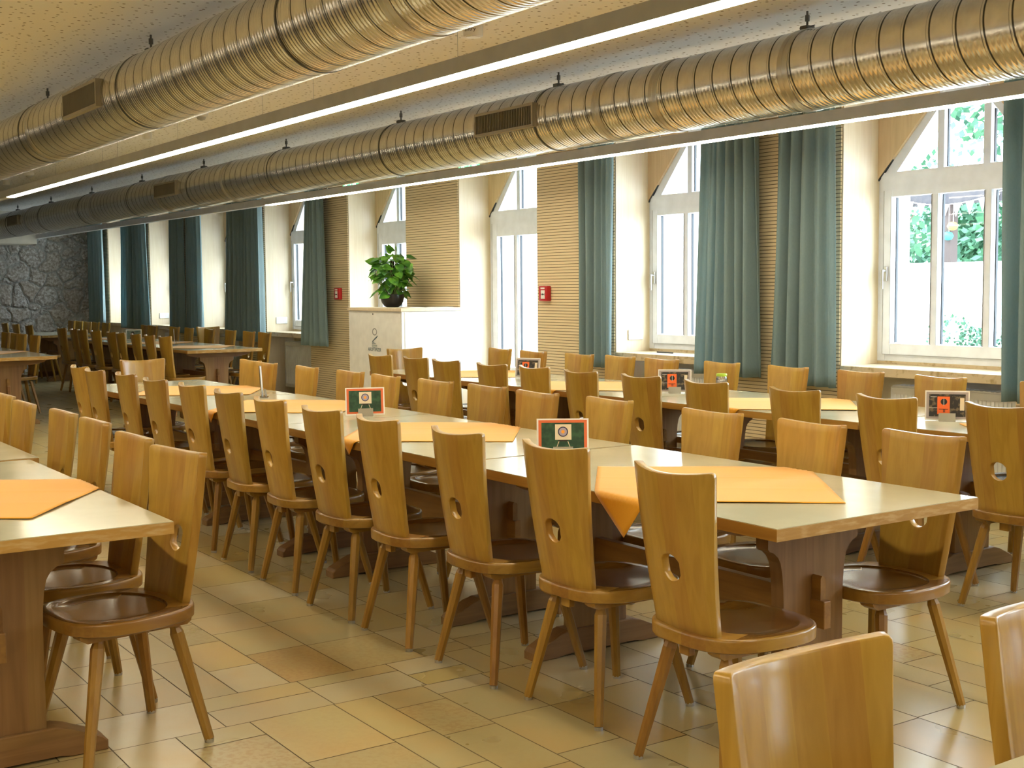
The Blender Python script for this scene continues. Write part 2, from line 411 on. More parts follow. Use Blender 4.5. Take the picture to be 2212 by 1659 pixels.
def prism(bm, pts, a0, a1, axis='Y', mi=0, cap_mi=None):
    """closed polygon pts (2D) extruded along an axis: Y -> pts are (x,z); X -> (y,z); Z -> (x,y)"""
    def P(p, a):
        if axis == 'Y': return (p[0], a, p[1])
        if axis == 'X': return (a, p[0], p[1])
        return (p[0], p[1], a)
    A = [bm.verts.new(P(p, a0)) for p in pts]; B = [bm.verts.new(P(p, a1)) for p in pts]
    n = len(pts)
    f = bm.faces.new(A); f.material_index = mi if cap_mi is None else cap_mi
    f = bm.faces.new(B[::-1]); f.material_index = mi if cap_mi is None else cap_mi
    for i in range(n):
        f = bm.faces.new((A[i], B[i], B[(i+1) % n], A[(i+1) % n])); f.material_index = mi
    return A, B
def tube(bm, p0, p1, r0, r1=None, n=8, mi=0, caps=True):
    if r1 is None: r1 = r0
    p0, p1 = Vector(p0), Vector(p1)
    d = (p1-p0).normalized()
    a = d.orthogonal().normalized() if abs(d.z) < 0.999 else Vector((1, 0, 0))
    if abs(d.z) > 0.5: a = (Vector((1, 0, 0)) - d*d.x).normalized()
    c = d.cross(a)
    R0 = [bm.verts.new(p0 + (a*math.cos(t)+c*math.sin(t))*r0) for t in [2*PI*(i+0.5)/n for i in range(n)]]
    R1 = [bm.verts.new(p1 + (a*math.cos(t)+c*math.sin(t))*r1) for t in [2*PI*(i+0.5)/n for i in range(n)]]
    for i in range(n):
        f = bm.faces.new((R0[i], R0[(i+1) % n], R1[(i+1) % n], R1[i])); f.material_index = mi
    if caps:
        f = bm.faces.new(R0[::-1]); f.material_index = mi
        f = bm.faces.new(R1); f.material_index = mi
def chain(bm, pts, rads, n=8, mi=0):
    for i in range(len(pts)-1): tube(bm, pts[i], pts[i+1], rads[i], rads[i+1], n, mi)
def lathe(bm, prof, n=24, cx=0, cy=0, mi=0):
    rings = []
    for r, z in prof:
        rings.append([bm.verts.new((cx+r*math.cos(2*PI*i/n), cy+r*math.sin(2*PI*i/n), z)) for i in range(n)])
    for a, b_ in zip(rings, rings[1:]):
        for i in range(n):
            f = bm.faces.new((a[i], a[(i+1) % n], b_[(i+1) % n], b_[i])); f.material_index = mi
    f = bm.faces.new(rings[0][::-1]); f.material_index = mi
    f = bm.faces.new(rings[-1]); f.material_index = mi

# ================================================================== SETTING
X0, X1 = -23.6, 3.2          # far stone wall, wall behind the camera
YL = -3.6                    # wall on the unseen left
# ---- floor of rectangular limestone tiles
bm = bmesh.new()
lay = bm.loops.layers.color.new('tile')
def tile_rows(xa, xb, ys, joints, ln=(0.30, 0.52)):
    for y0, y1 in zip(ys, ys[1:]):
        known = []
        for (ya, js) in joints:
            if abs(ya-y0) < 0.03: known = sorted(js)
        xs = []
        if known:
            xs = list(known)
            x = known[0]
            while x > xa+0.2:
                x -= random.uniform(*ln); xs.insert(0, x)
            x = known[-1]
            while x < xb-0.62:
                x += random.uniform(*ln); xs.append(x)
        else:
            x = xa - random.uniform(0, 0.3)
            while x < xb:
                xs.append(x); x += random.uniform(*ln)
        xs = [xa] + [x for x in xs if xa+0.09 < x < xb-0.09] + [xb]
        for p, q in zip(xs, xs[1:]):
            g = 0.0021
            v = [bm.verts.new(c) for c in ((p+g, y0+g, 0), (q-g, y0+g, 0), (q-g, y1-g, 0), (p+g, y1-g, 0))]
            f = bm.faces.new(v)
            t = random.random(); s_ = random.random()**2
            if p < -4.3 < q and abs(y0-1.86) < 0.03: t, s_ = 1.0, 1.0
            q_ = random.random()
            for lp in f.loops: lp[lay] = (t, s_, q_, 1)
def fill(ys, lo, hi):
    while ys[0] > lo: ys.insert(0, ys[0]-random.choice((0.16, 0.20, 0.25, 0.31, 0.26)))
    while ys[-1] < hi: ys.append(ys[-1]+random.choice((0.16, 0.20, 0.25, 0.31, 0.26)))
    ys[0] = lo; ys[-1] = hi
    return ys
ysA = fill([1.12, 1.25, 1.50, 1.655, 1.855, 2.11, 2.42, 2.63], YL, W+0.1)
tile_rows(X0, -4.19, ysA, [(2.11, [-5.80, -5.39, -5.02, -4.60]), (1.855, [-5.26, -4.97, -4.61]), (1.655, [-4.87, -4.49]), (1.50, [-4.70]), (1.25, [-4.51])])
ysM = fill([1.12, 1.49, 1.88, 2.245, 2.49, 2.62], YL, W+0.1)
tile_rows(-4.19, -3.88, ysM, [])
ysB = fill([1.12, 1.32, 1.57, 1.875, 2.025, 2.225, 2.475, 2.66, 2.90, 3.13, 3.385, 3.685, 3.835, 4.035, 4.29, 4.51, 4.73], YL, W+0.1)
tile_rows(-3.88, X1, ysB, [(1.875, [-3.46]), (2.025, [-3.40]), (2.225, [-3.44, -3.06]), (2.475, [-3.44]), (3.385, [-2.64]), (3.685, [-2.83]), (3.835, [-3.06]), (4.035, [-3.23]), (4.29, [-3.49])])
gf = bm.faces.new([bm.verts.new(c) for c in ((X0, YL, -0.0015), (X1, YL, -0.0015), (X1, W+0.6, -0.0015), (X0, W+0.6, -0.0015))])
gf.material_index = 1
for lp in gf.loops: lp[lay] = (0, 0, 0, 1)
fl = new_obj('floor', bm, [M['tile'], M['grout']])
tag(fl, kind='structure')
# ---- ceiling
bm = bmesh.new()
box(bm, X0-0.2, X1+0.2, YL-0.2, W+0.6, CEIL, CEIL+0.15)
tag(new_obj('ceiling', bm, M['ceiling']), kind='structure')
# ---- far stone wall with white bulkhead
bm = bmesh.new(); box(bm, X0-0.3, X0, YL-0.2, W+0.6, -0.05, CEIL)
tag(new_obj('wall_far', bm, M['stone']), kind='structure')
bm = bmesh.new(); box(bm, -22.8, X0, YL, 5.58, 2.24, CEIL)
tag(new_obj('trim_1', bm, M['plaster']), kind='structure')
bm = bmesh.new(); box(bm, X1, X1+0.2, YL-0.2, W+0.6, -0.05, CEIL)
tag(new_obj('wall_back', bm, M['darkwall']), kind='structure')
bm = bmesh.new(); box(bm, X0-0.3, X1+0.2, YL-0.2, YL, -0.05, CEIL)
tag(new_obj('wall_left', bm, M['darkwall']), kind='structure')

# ---- window wall: piers, panelling, recesses
SPR, SLX, TOPZ = 2.14, 0.20, 2.66
def arch_half(side, c, grow=0.0):
    """outline of one spandrel corner"""
    return
bm = bmesh.new()
edges = sorted(XF)
for i, xf in enumerate(edges):
    xa = xf+OPEN_W
    xb = edges[i+1] if i+1 < len(edges) else X1
    box(bm, xa, xb, W, W+0.62, -0.02, CEIL, 1)                    # pier body
    box(bm, xa+0.012, xb-0.012, W-0.012, W+0.001, 0.0, CEIL-0.005, 0)  # grooved panel
    c = xf+OPEN_W/2
    hw = OPEN_W/2
    for s in (-1, 1):                                              # spandrels beside the window head
        pts = [(c+s*hw, SPR+0.012), (c+s*hw, CEIL), (c+s*0.19, CEIL), (c+s*0.19, TOPZ+0.02)]
        prism(bm, pts if s > 0 else pts[::-1], WIN_Y-0.018, WIN_Y+0.25, 'Y', 2)
    box(bm, c-0.19, c+0.19, WIN_Y-0.018, WIN_Y+0.25, TOPZ+0.08, CEIL, 2)
    if xf not in DOORS:
        box(bm, xf, xa, WIN_Y+0.02, WIN_Y+0.40, -0.02, 0.80, 3)    # breast below the window
xb = edges[0]
box(bm, X0, xb, W, W+0.62, -0.02, CEIL, 1)
box(bm, X0+0.005, xb-0.012, W-0.012, W+0.001, 0.0, CEIL-0.005, 0)
tag(new_obj('wall_right', bm, [M['ribbed'], M['birch'], M['birch_diag'], M['plaster']]), kind='structure')

def bar(bm, p, q, wd, y0, y1, mi=0):
    """bar in the window plane between 2D points p,q"""
    p, q = Vector(p), Vector(q); d = (q-p).normalized(); n = Vector((-d.y, d.x))*wd/2
    prism(bm, [p+n, q+n, q-n, p-n], y0, y1, 'Y', mi)
proto_win = None
def build_window(idx, xf, door=False):
    c = xf+OPEN_W/2
    root = empty(('window_%d' % idx), (c, WIN_Y, 0))
    tag(root, kind='structure')
    hw = OPEN_W/2
    zb = 0.02 if door else 0.885
    bm = bmesh.new()
    fy0, fy1 = 0.0, 0.07
    fwid = 0.065
    # outer frame
    bar(bm, (-hw+fwid/2, zb), (-hw+fwid/2, SPR+0.02), fwid, fy0, fy1)
    bar(bm, (hw-fwid/2, zb), (hw-fwid/2, SPR+0.02), fwid, fy0, fy1)
    box(bm, -hw, hw, fy0+0.004, fy1-0.003, zb, zb+0.055)
    for s in (-1, 1): bar(bm, (s*(hw-0.035), SPR-0.02), (s*(SLX-0.02), TOPZ+0.015), 0.075, fy0+0.006, fy1-0.002)
    box(bm, -SLX-0.03, SLX+0.03, fy0+0.002, fy1-0.004, TOPZ-0.02, TOPZ+0.08)
    # transom
    box(bm, -hw+0.02, hw-0.02, fy0-0.006, fy1-0.005, SPR-0.075, SPR+0.055)
    for s in (-1, 1):                                              # upper mullions
        box(bm, s*0.178-0.026, s*0.178+0.026, fy0+0.008, fy1-0.008, SPR, TOPZ)
    # sash
    sy0, sy1 = -0.012, 0.055
    sb = zb+0.05
    lw = 0.062 if not door else 0.09
    st = SPR-0.070
    il, ir = -hw+0.055, hw-0.055
    box(bm, il, il+lw, sy0, sy1, sb, st); box(bm, ir-lw, ir, sy0, sy1, sb, st)
    box(bm, il+0.01, ir-0.01, sy0+0.003, sy1-0.002, sb, sb+0.075 if not door else sb+0.55)
    box(bm, il+0.01, ir-0.01, sy0+0.003, sy1-0.002, st-(0.045 if not door else 0.13), st)
    for s in (-1, 1): box(bm, s*0.205-0.024, s*0.205+0.024, sy0+0.006, sy1-0.006, sb+0.06, st-0.03)
    fr = new_obj('window_frame', bm, M['frame'], root)
    bm = bmesh.new()
    gy0, gy1 = 0.028, 0.036
    # thin dark gaskets beside every pane
    def gas(x, z0, z1): box(bm, x-0.004, x+0.004, gy0-0.008, gy1+0.004, z0, z1)
    zb1, zt1 = sb+0.08 if not door else sb+0.56, st-0.05 if not door else st-0.135
    for x in (il+lw+0.018, -0.205+0.042, 0.205+0.042): gas(x, zb1, zt1)
    gas(-0.178+0.046, SPR+0.06, TOPZ-0.03); gas(0.178+0.046, SPR+0.06, TOPZ-0.12)
    bar(bm, (-hw+0.13, SPR+0.06), (-SLX-0.03, TOPZ-0.09), 0.008, gy0-0.008, gy1+0.004)
    for s in (-1, 1): bar(bm, (s*(hw+0.004), SPR+0.004), (s*(SLX-0.005), TOPZ+0.062), 0.012, -0.012, 0.02)
    new_obj('gasket', bm, M['gasket'], root)
    bm = bmesh.new()
    for x in (il-0.0015, ir+0.0015): box(bm, x-0.0015, x+0.0015, sy0-0.002, sy0+0.01, sb, st)
    box(bm, il, ir, sy0-0.002, sy0+0.01, sb-0.003, sb)
    for x in (il+lw-0.004, ir-lw+0.004, -0.205-0.026, -0.205+0.026, 0.205-0.026, 0.205+0.026): box(bm, x-0.001, x+0.001, sy0-0.001, sy0+0.02, zb1-0.004, zt1+0.004)
    new_obj('sash_joint_shadow', bm, M['joint'], root)  # grey strips painted in as shadow lines around the sash
    bm = bmesh.new()
    pts = None
    pts = [(-hw+0.03, zb+0.03), (hw-0.03, zb+0.03), (hw-0.03, SPR), (SLX, TOPZ), (-SLX, TOPZ), (-hw+0.03, SPR)]
    bm.faces.new([bm.verts.new((x, 0.045, z)) for x, z in pts])
    new_obj('glass', bm, M['glass'], root)
    if not door:
        bm = bmesh.new()
        box(bm, il+0.010, il+0.040, -0.024, -0.012, 1.445, 1.545, 0, 0.003)
        tube(bm, (il+0.025, -0.012, 1.515), (il+0.025, -0.058, 1.515), 0.010, n=10)
        tube(bm, (il+0.025, -0.055, 1.523), (il+0.025, -0.055, 1.39), 0.0095, 0.008, n=10)
        new_obj('window_handle', bm, M['brushed'], root, True, 40)
        bm = bmesh.new()
        box(bm, -hw, hw, -0.385, 0.02, 0.805, 0.865, 0, 0.004)
        box(bm, -hw, hw, 0.0, 0.06, 0.86, 0.887)
        new_obj('window_sill', bm, M['travertine'], root)
    return root
for i, xf in enumerate(XF): build_window(i+1, xf, xf in DOORS)

# ---- radiators below the sills
def radiator():
    root = empty('radiator')
    bm = bmesh.new()
    box(bm, -0.48, 0.48, -0.03, 0.09, 0.15, 0.735, 0, 0.006)
    n = 30
    for k in range(n):
        x = -0.45+0.9*(k+0.5)/n
        box(bm, x-0.010, x+0.010, -0.036, -0.028, 0.19, 0.69, 0, 0.003)
    new_obj('radiator_panel', bm, M['grey_box'], root)
    bm = bmesh.new(); box(bm, -0.47, 0.47, -0.024, 0.086, 0.736, 0.745)
    for k in range(24): box(bm, -0.46+k*0.0385, -0.445+k*0.0385, -0.02, 0.082, 0.742, 0.748)
    new_obj('top_grille', bm, M['grey_box'], root)
    bm = bmesh.new()
    for sx in (-0.35, 0.35):
        tube(bm, (sx, 0.06, 0.0), (sx, 0.06, 0.17), 0.009, n=8)
    new_obj('radiator_pipe', bm, M['steel'], root)
    return root
def copy_tree(o, parent=None):
    c = o.copy(); COL.objects.link(c)
    if parent: c.parent = parent
    for ch in list(o.children): copy_tree(ch, c)
    return c
rad0 = radiator()
wl = {-3.5: 'white ribbed radiator under the window nearest the camera',
      -5.985: 'white ribbed radiator under the sill of the large right window',
      -8.46: 'white ribbed radiator below the window between the grooved pier and paired curtains',
      -15.86: 'white ribbed radiator under the sill left of the single teal curtain',
      -18.20: 'white ribbed radiator under the third window from the stone wall',
      -20.56: 'white ribbed radiator under the second window from the stone wall',
      -22.80: 'white ribbed radiator under the window next to the stone wall'}
first = True
for xf in XF:
    if xf in wl:
        r = rad0 if first else copy_tree(rad0); first = False
        r.location = (xf+OPEN_W/2+0.15, 6.92, 0)
        tag(r, wl[xf], 'radiator', 'radiators below the windows')

# ---- double sockets on the reveals
def socket(xf, z, lab):
    bm = bmesh.new()
    box(bm, xf, xf+0.012, 6.93, 7.09, z-0.045, z+0.045, 0, 0.004)
    for y in (6.97, 7.05): tube(bm, (xf+0.011, y, z), (xf+0.014, y, z), 0.022, n=16, mi=1)
    tag(new_obj('wall_socket', bm, [M['plast'], M['white']]), lab, 'socket', 'white sockets on the window reveals')
socket(-8.46, 1.01, 'white double socket on the wooden reveal left of the handle window')
socket(-15.86, 1.01, 'white double socket on the reveal above the sill left of the single teal curtain')
socket(-20.56, 1.01, 'small white double socket on the far reveal between two dark teal curtains')

# ---- curtains
def curtain(xt0, xt1, xb0, xb1, zb, lab, folds, seed, grp='teal curtains along the window wall'):
    rr = random.Random(seed)
    ph = [rr.uniform(0, 2*PI) for _ in range(4)]
    bm = bmesh.new()
    nu, nv = folds*12, 26
    zt = 2.74
    cx = (xb0+xb1)/2
    grid = []
    for j in range(nv+1):
        v = j/nv; z = zt+(zb-zt)*v
        ease = v**1.3
        row = []
        for i in range(nu+1):
            u = i/nu
            uw = u+0.035*math.sin(2*PI*u*1.5+ph[0])*math.sin(PI*u)
            x = (xt0+(xt1-xt0)*uw)*(1-ease)+(xb0+(xb1-xb0)*uw)*ease
            a = 0.052+0.012*v
            y = 6.655+a*math.sin(2*PI*folds*u+ph[1]+0.5*math.sin(2.2*v+ph[2]))*(0.75+0.35*math.sin(5*u+ph[3]))
            y += 0.012*math.sin(2*PI*folds*2.3*u+ph[2])*(1-0.5*v)
            row.append(bm.verts.new((x-cx, y-6.655, z)))
        grid.append(row)
    for j in range(nv):
        for i in range(nu):
            bm.faces.new((grid[j][i], grid[j][i+1], grid[j+1][i+1], grid[j+1][i]))
    root = empty('curtain', (cx, 6.655, 0)); tag(root, lab, 'curtain', grp)
    o = new_obj('curtain_panel', bm, M['curtain'], root, True)
    md = o.modifiers.new('thickness', 'SOLIDIFY'); md.thickness = 0.004
    bm = bmesh.new()
    box(bm, min(xt0, xb0)-cx, max(xt1, xb1)-cx, -0.018, 0.018, 2.735, CEIL-0.001, 0)
    new_obj('curtain_track', bm, M['alu'], root)
curtain(-4.60, -3.95, -4.59, -3.9, 0.72, 'grey-teal curtain at the right edge of the photo beside the big window', 5, 1)
curtain(-6.45, -5.93, -6.52, -5.90, 0.72, 'grey-teal curtain hanging left of the large right window', 5, 2)
curtain(-7.22, -6.67, -7.31, -6.64, 0.75, 'wide grey-teal curtain half covering the window with the pen on its sill', 6, 3)
curtain(-8.76, -8.33, -8.76, -8.35, 0.74, 'grey-teal curtain right of the red alarm box on the grooved pier', 5, 4)
curtain(-14.20, -13.83, -14.40, -13.70, 0.74, 'single light teal curtain left of the far red alarm box', 5, 5)
curtain(-16.08, -15.64, -16.17, -15.63, 0.73, 'light-edged teal curtain, right one of the pair left of the far radiator', 5, 6)
curtain(-16.77, -16.26, -16.92, -16.30, 0.73, 'teal curtain, left one of the pair left of the far radiator', 5, 7)
curtain(-18.45, -17.86, -18.56, -17.86, 0.75, 'dark teal curtain with bright edge, third pier from the stone wall, right one', 5, 8)
curtain(-19.09, -18.60, -19.20, -18.62, 0.78, 'dark teal curtain, third pier from the stone wall, left one', 4, 9)
curtain(-20.86, -20.42, -20.90, -20.30, 0.80, 'dark teal curtain, second pier from the stone wall, right one', 4, 10)
curtain(-21.50, -21.00, -21.59, -21.02, 0.80, 'dark teal curtain, second pier from the stone wall, left one', 4, 11)
curtain(-23.40, -22.72, -23.40, -22.66, 0.86, 'darkest teal curtain directly beside the stone wall', 5, 12)

# ---- red alarm boxes
def alarm(x, z, lab):
    root = empty('fire_alarm_box', (x, W-0.012, z)); tag(root, lab, 'fire alarm', 'red fire alarm boxes')
    bm = bmesh.new(); box(bm, -0.066, 0.066, -0.045, 0, -0.068, 0.068, 0, 0.006)
    new_obj('alarm_housing', bm, M['red'], root, True, 35)
    bm = bmesh.new(); box(bm, -0.030, 0.030, -0.0475, -0.044, -0.048, 0.030)
    new_obj('glass_window', bm, M['paper'], root)
    bm = bmesh.new(); box(bm, -0.034, 0.028, -0.0475, -0.044, 0.040, 0.054)
    new_obj('name_plate', bm, M['paper'], root)
    bm = bmesh.new(); tube(bm, (0, -0.047, -0.008), (0, -0.0495, -0.008), 0.009, n=14)
    prism(bm, [(-0.026, -0.018), (-0.012, -0.008), (-0.026, 0.002)], -0.0495, -0.047)
    prism(bm, [(0.026, 0.002), (0.012, -0.008), (0.026, -0.018)], -0.0495, -0.047)
    new_obj('button_symbol', bm, M['dark'], root)
alarm(-9.45, 1.365, 'dark red fire alarm box on the grooved pier right of the door')
alarm(-13.66, 1.366, 'bright red fire alarm box on the pier between teal curtain and cabinet')

# ================================================================== CEILING EQUIPMENT
def duct(y, z, lab, hang, vents, joints, xa=-22.8, xb=1.5, R=0.2):
    root = empty('air_duct', (0, y, z)); tag(root, lab, 'air duct', 'round spiral air ducts')
    bm = bmesh.new()
    n = 64
    xs = [xa+(xb-xa)*i/60 for i in range(61)]
    rings = [[bm.verts.new((x, R*math.sin(2*PI*i/n), R*math.cos(2*PI*i/n))) for i in range(n)] for x in xs]
    for a, b_ in zip(rings, rings[1:]):
        for i in range(n): bm.faces.new((a[i], a[(i+1) % n], b_[(i+1) % n], b_[i]))
    new_obj('duct_tube', bm, M['duct'], root, True)
    for x in joints:
        bm = bmesh.new()
        pr = [(x-0.035, R+0.001), (x-0.030, R+0.004), (x-0.004, R+0.004), (x, R+0.0005), (x+0.004, R+0.004), (x+0.030, R+0.004), (x+0.035, R+0.001)]
        rg = [[bm.verts.new((px, pr_*math.sin(2*PI*i/n), pr_*math.cos(2*PI*i/n))) for i in range(n)] for px, pr_ in pr]
        for a, b_ in zip(rg, rg[1:]):
            for i in range(n): bm.faces.new((a[i], a[(i+1) % n], b_[(i+1) % n], b_[i]))
        new_obj('duct_sleeve', bm, M['alu2'], root, True, 20)
    for x in hang:
        bm = bmesh.new()
        tube(bm, (x, 0, R+0.02), (x, 0, CEIL-z), 0.006, n=8)
        tube(bm, (x, 0, CEIL-z-0.05), (x, 0, CEIL-z-0.02), 0.012, n=8)
        box(bm, x-0.024, x+0.024, -0.03, 0.03, R-0.004, R+0.022, 0, 0.004)
        tube(bm, (x-0.05, 0, R+0.018), (x+0.05, 0, R+0.018), 0.003, n=6)
        rg = [[bm.verts.new((px, pr_*math.sin(2*PI*i/n), pr_*math.cos(2*PI*i/n))) for i in range(n)] for px, pr_ in ((x-0.006, R+0.0005), (x-0.006, R+0.003), (x+0.006, R+0.003), (x+0.006, R+0.0005))]
        for a, b_ in zip(rg, rg[1:]):
            for i in range(n): bm.faces.new((a[i], a[(i+1) % n], b_[(i+1) % n], b_[i]))
        new_obj('duct_hanger', bm, M['hanger'], root)
    for xc in vents:
        g = bmesh.new()
        a0 = math.radians(-2)                                     # grille looks out sideways towards the tables
        yy = -R-0.022; zc_ = 0.012
        fw_, fh_ = 0.34, 0.075
        box(g, xc-fw_, xc+fw_, yy, yy+0.05, zc_-fh_, zc_-fh_+0.016); box(g, xc-fw_, xc+fw_, yy, yy+0.05, zc_+fh_-0.016, zc_+fh_)
        box(g, xc-fw_, xc-fw_+0.016, yy, yy+0.05, zc_-fh_+0.016, zc_+fh_-0.016); box(g, xc+fw_-0.016, xc+fw_, yy, yy+0.05, zc_-fh_+0.016, zc_+fh_-0.016)
        go = new_obj('air_grille', g, M['brushed2'], root)
        g = bmesh.new()
        nb = 34
        for k in range(nb):
            x = xc-fw_+0.02+(2*fw_-0.04)*(k+0.5)/nb
            box(g, x-0.0018, x+0.0018, yy+0.003, yy+0.015, zc_-fh_+0.014, zc_+fh_-0.014)
        new_obj('grille_fins', g, M['brushed2'], go)
        g = bmesh.new(); box(g, xc-fw_+0.014, xc+fw_-0.014, yy+0.016, yy+0.020, zc_-fh_+0.014, zc_+fh_-0.014)
        new_obj('grille_back', g, M['dark'], go)
    return root
M['alu2'] = simple('galvanised_sleeve', (0.52, 0.50, 0.45), 0.32, 0.9)
M['brushed2'] = simple('dull_grille_metal', (0.36, 0.33, 0.27), 0.45, 0.6)
duct(4.88, 2.495, 'large silver spiral duct running down the hall nearer the windows, with three grilles',
     [-2.45, -4.54, -6.65, -8.71, -10.85, -12.93, -14.95, -17.0, -19.05, -21.05], [-6.97, -13.55, -20.5], [-4.52, -5.5, -6.02, -11.97, -13.9, -19.83, -16.5])
duct(2.30, 2.495, 'silver spiral duct crossing the top left corner, with one grille',
     [-2.6, -4.75, -6.83, -8.97, -11.0, -13.1, -15.2, -17.3, -19.4, -21.5], [-7.45], [-3.9, -8.75, -12.5])

def strip(y, lab, wires, lit_from=-12.96, xa=-23.4, xb=2.4):
    root = empty('linear_light', (0, y, 2.335)); tag(root, lab, 'ceiling light', 'long linear lights')
    bm = bmesh.new()
    hw, hh = 0.040, 0.067
    prism(bm, [(-hw, 0.0), (-hw, hh), (hw, hh), (hw, 0.0), (hw-0.006, 0.0), (hw-0.006, 0.02), (-hw+0.006, 0.02), (-hw+0.006, 0.0)], xa, xb, 'X')
    new_obj('light_housing', bm, M['alu'], root)
    bm = bmesh.new(); box(bm, xa+0.01, lit_from, -hw+0.006, hw-0.006, -0.004, 0.012)
    new_obj('unlit_diffuser', bm, M['unlit'], root)
    x = lit_from
    seg = 1.92
    while x < xb-0.2:
        e = min(x+seg, xb)
        bm = bmesh.new(); box(bm, x+0.001, e-0.001, -hw+0.006, hw-0.006, -0.006, 0.010)
        new_obj('lit_diffuser', bm, M['lit'], root)
        x = e
    for x in wires:
        bm = bmesh.new(); tube(bm, (x, 0, hh), (x, 0, CEIL-2.337), 0.0013, n=6)
        tube(bm, (x, 0, hh), (x, 0, hh+0.012), 0.006, n=8); tube(bm, (x, 0, CEIL-2.335-0.02), (x, 0, CEIL-2.335), 0.008, n=8)
        new_obj('suspension_wire', bm, M['steel'], root)
strip(2.94, 'long suspended grey light bar above the centre table row, lit to the far end', [-1.2, -3.0, -4.74, -6.18, -6.85, -8.25, -9.55, -9.93, -11.3, -14.0, -16.5, -19])
strip(5.60, 'long suspended grey light bar above the window table row, behind the big duct', [-1.5, -4.0, -6.5, -9.0, -11.5, -14, -16.5, -19, -21.5])
strip(0.28, 'long suspended light bar over the left table row, above the top left of the picture', [-1.5, -4.0, -6.5, -9.0, -11.5])
strip(-2.38, 'long suspended light bar along the unseen left wall', [-1.5, -4.0, -6.5, -9.0, -11.5])

# ---- detectors on the ceiling
def detector(x, y, kind, lab, cat='smoke detector'):
    root = empty('smoke_detector' if kind == 'smoke' else 'ceiling_siren', (x, y, CEIL)); tag(root, lab, cat, 'small white devices on the ceiling')
    if kind == 'smoke':
        bm = bmesh.new(); lathe(bm, [(0.055, 0), (0.055, -0.022), (0.050, -0.030), (0.034, -0.034)], 28)
        new_obj('detector_base', bm, M['plast'], root, True, 40)
        bm = bmesh.new(); lathe(bm, [(0.036, -0.034), (0.034, -0.046), (0.026, -0.055), (0.010, -0.062)], 24)
        new_obj('sensor_head', bm, M['slot'], root, True, 40)
    else:
        r = 0.052 if kind == 'siren' else 0.042
        bm = bmesh.new(); lathe(bm, [(r, 0), (r, -0.050), (r-0.004, -0.056)], 30)
        new_obj('device_body', bm, M['plast'], root, True, 40)
        bm = bmesh.new(); lathe(bm, [(r-0.014, -0.0565), (r-0.014, -0.059)], 26)
        new_obj('lower_disc', bm, M['white'], root, True, 40)
        if kind == 'siren':
            cu = bpy.data.curves.new('lettering', 'FONT'); cu.body = 'Entry'; cu.size = 0.030; cu.extrude = 0.0004; cu.align_x = 'CENTER'
            t = bpy.data.objects.new('tmp', cu); COL.objects.link(t)
            bpy.context.view_layer.update()
            me = bpy.data.meshes.new_from_object(t.evaluated_get(bpy.context.evaluated_depsgraph_get()))
            bpy.data.objects.remove(t)
            for v in me.vertices:                                 # wrap the word round the drum
                a = v.co.x/r - PI*0.28
                v.co = Vector(((r+0.0008+v.co.z)*math.sin(a+0.0)*1.0, -(r+0.0008+v.co.z)*math.cos(a), v.co.y-0.032))
            me.materials.clear(); me.materials.append(M['copper'])
            o = bpy.data.objects.new('lettering', me); COL.objects.link(o); o.parent = root
            o.rotation_euler = (0, 0, math.radians(88))
detector(-5.73, 3.65, 'siren', 'white drum-shaped device with lettering on the ceiling above the near light bar', 'siren')
detector(-9.57, 3.60, 'smoke', 'white smoke detector with conical head, the nearer of two')
detector(-11.04, 3.66, 'small', 'small plain white round device just beyond the nearer smoke detector', 'sensor')
detector(-15.38, 3.70, 'smoke', 'white smoke detector with conical head near the left edge, the farther of two')
detector(-16.54, 3.71, 'small', 'tiny white round device at the left edge beyond the far smoke detector', 'sensor')

# ---- exit signs above the doors
def exit_sign(x, lab):
    root = empty('exit_sign', (x, 6.5, 2.60)); tag(root, lab, 'exit sign', 'green exit signs')
    bm = bmesh.new(); box(bm, -0.17, 0.17, -0.012, 0.012, -0.085, 0.085)
    new_obj('sign_panel', bm, M['exit'], root)
    bm = bmesh.new()
    y0, y1 = -0.0145, -0.0125
    box(bm, 0.075, 0.145, y0, y1, -0.065, 0.065)
    prism(bm, [(-0.02, 0.012), (0.02, 0.012), (0.02, 0.034), (0.055, 0.0), (0.02, -0.034), (0.02, -0.012), (-0.02, -0.012)], y0, y1)
    tube(bm, (-0.085, y0, 0.050), (-0.085, y1, 0.050), 0.013, n=12)
    for p, q in (((-0.095, 0.035), (-0.105, -0.012)), ((-0.105, -0.012), (-0.075, -0.030)), ((-0.075, -0.030), (-0.085, -0.062)), ((-0.105, -0.012), (-0.125, -0.060)), ((-0.095, 0.030), (-0.065, 0.008)), ((-0.095, 0.030), (-0.130, 0.018))):
        bar(bm, p, q, 0.011, y0, y1)
    new_obj('pictogram', bm, M['exit_w'], root)
    bm = bmesh.new()
    for s in (-0.12, 0.12): tube(bm, (s, 0, 0.085), (s, 0, CEIL-2.60), 0.003, n=6)
    new_obj('sign_rod', bm, M['steel'], root)
exit_sign(-10.30, 'green exit sign peeping out between duct and light bar, the nearer one')
exit_sign(-12.76, 'green exit sign peeping out between duct and light bar, the farther one')

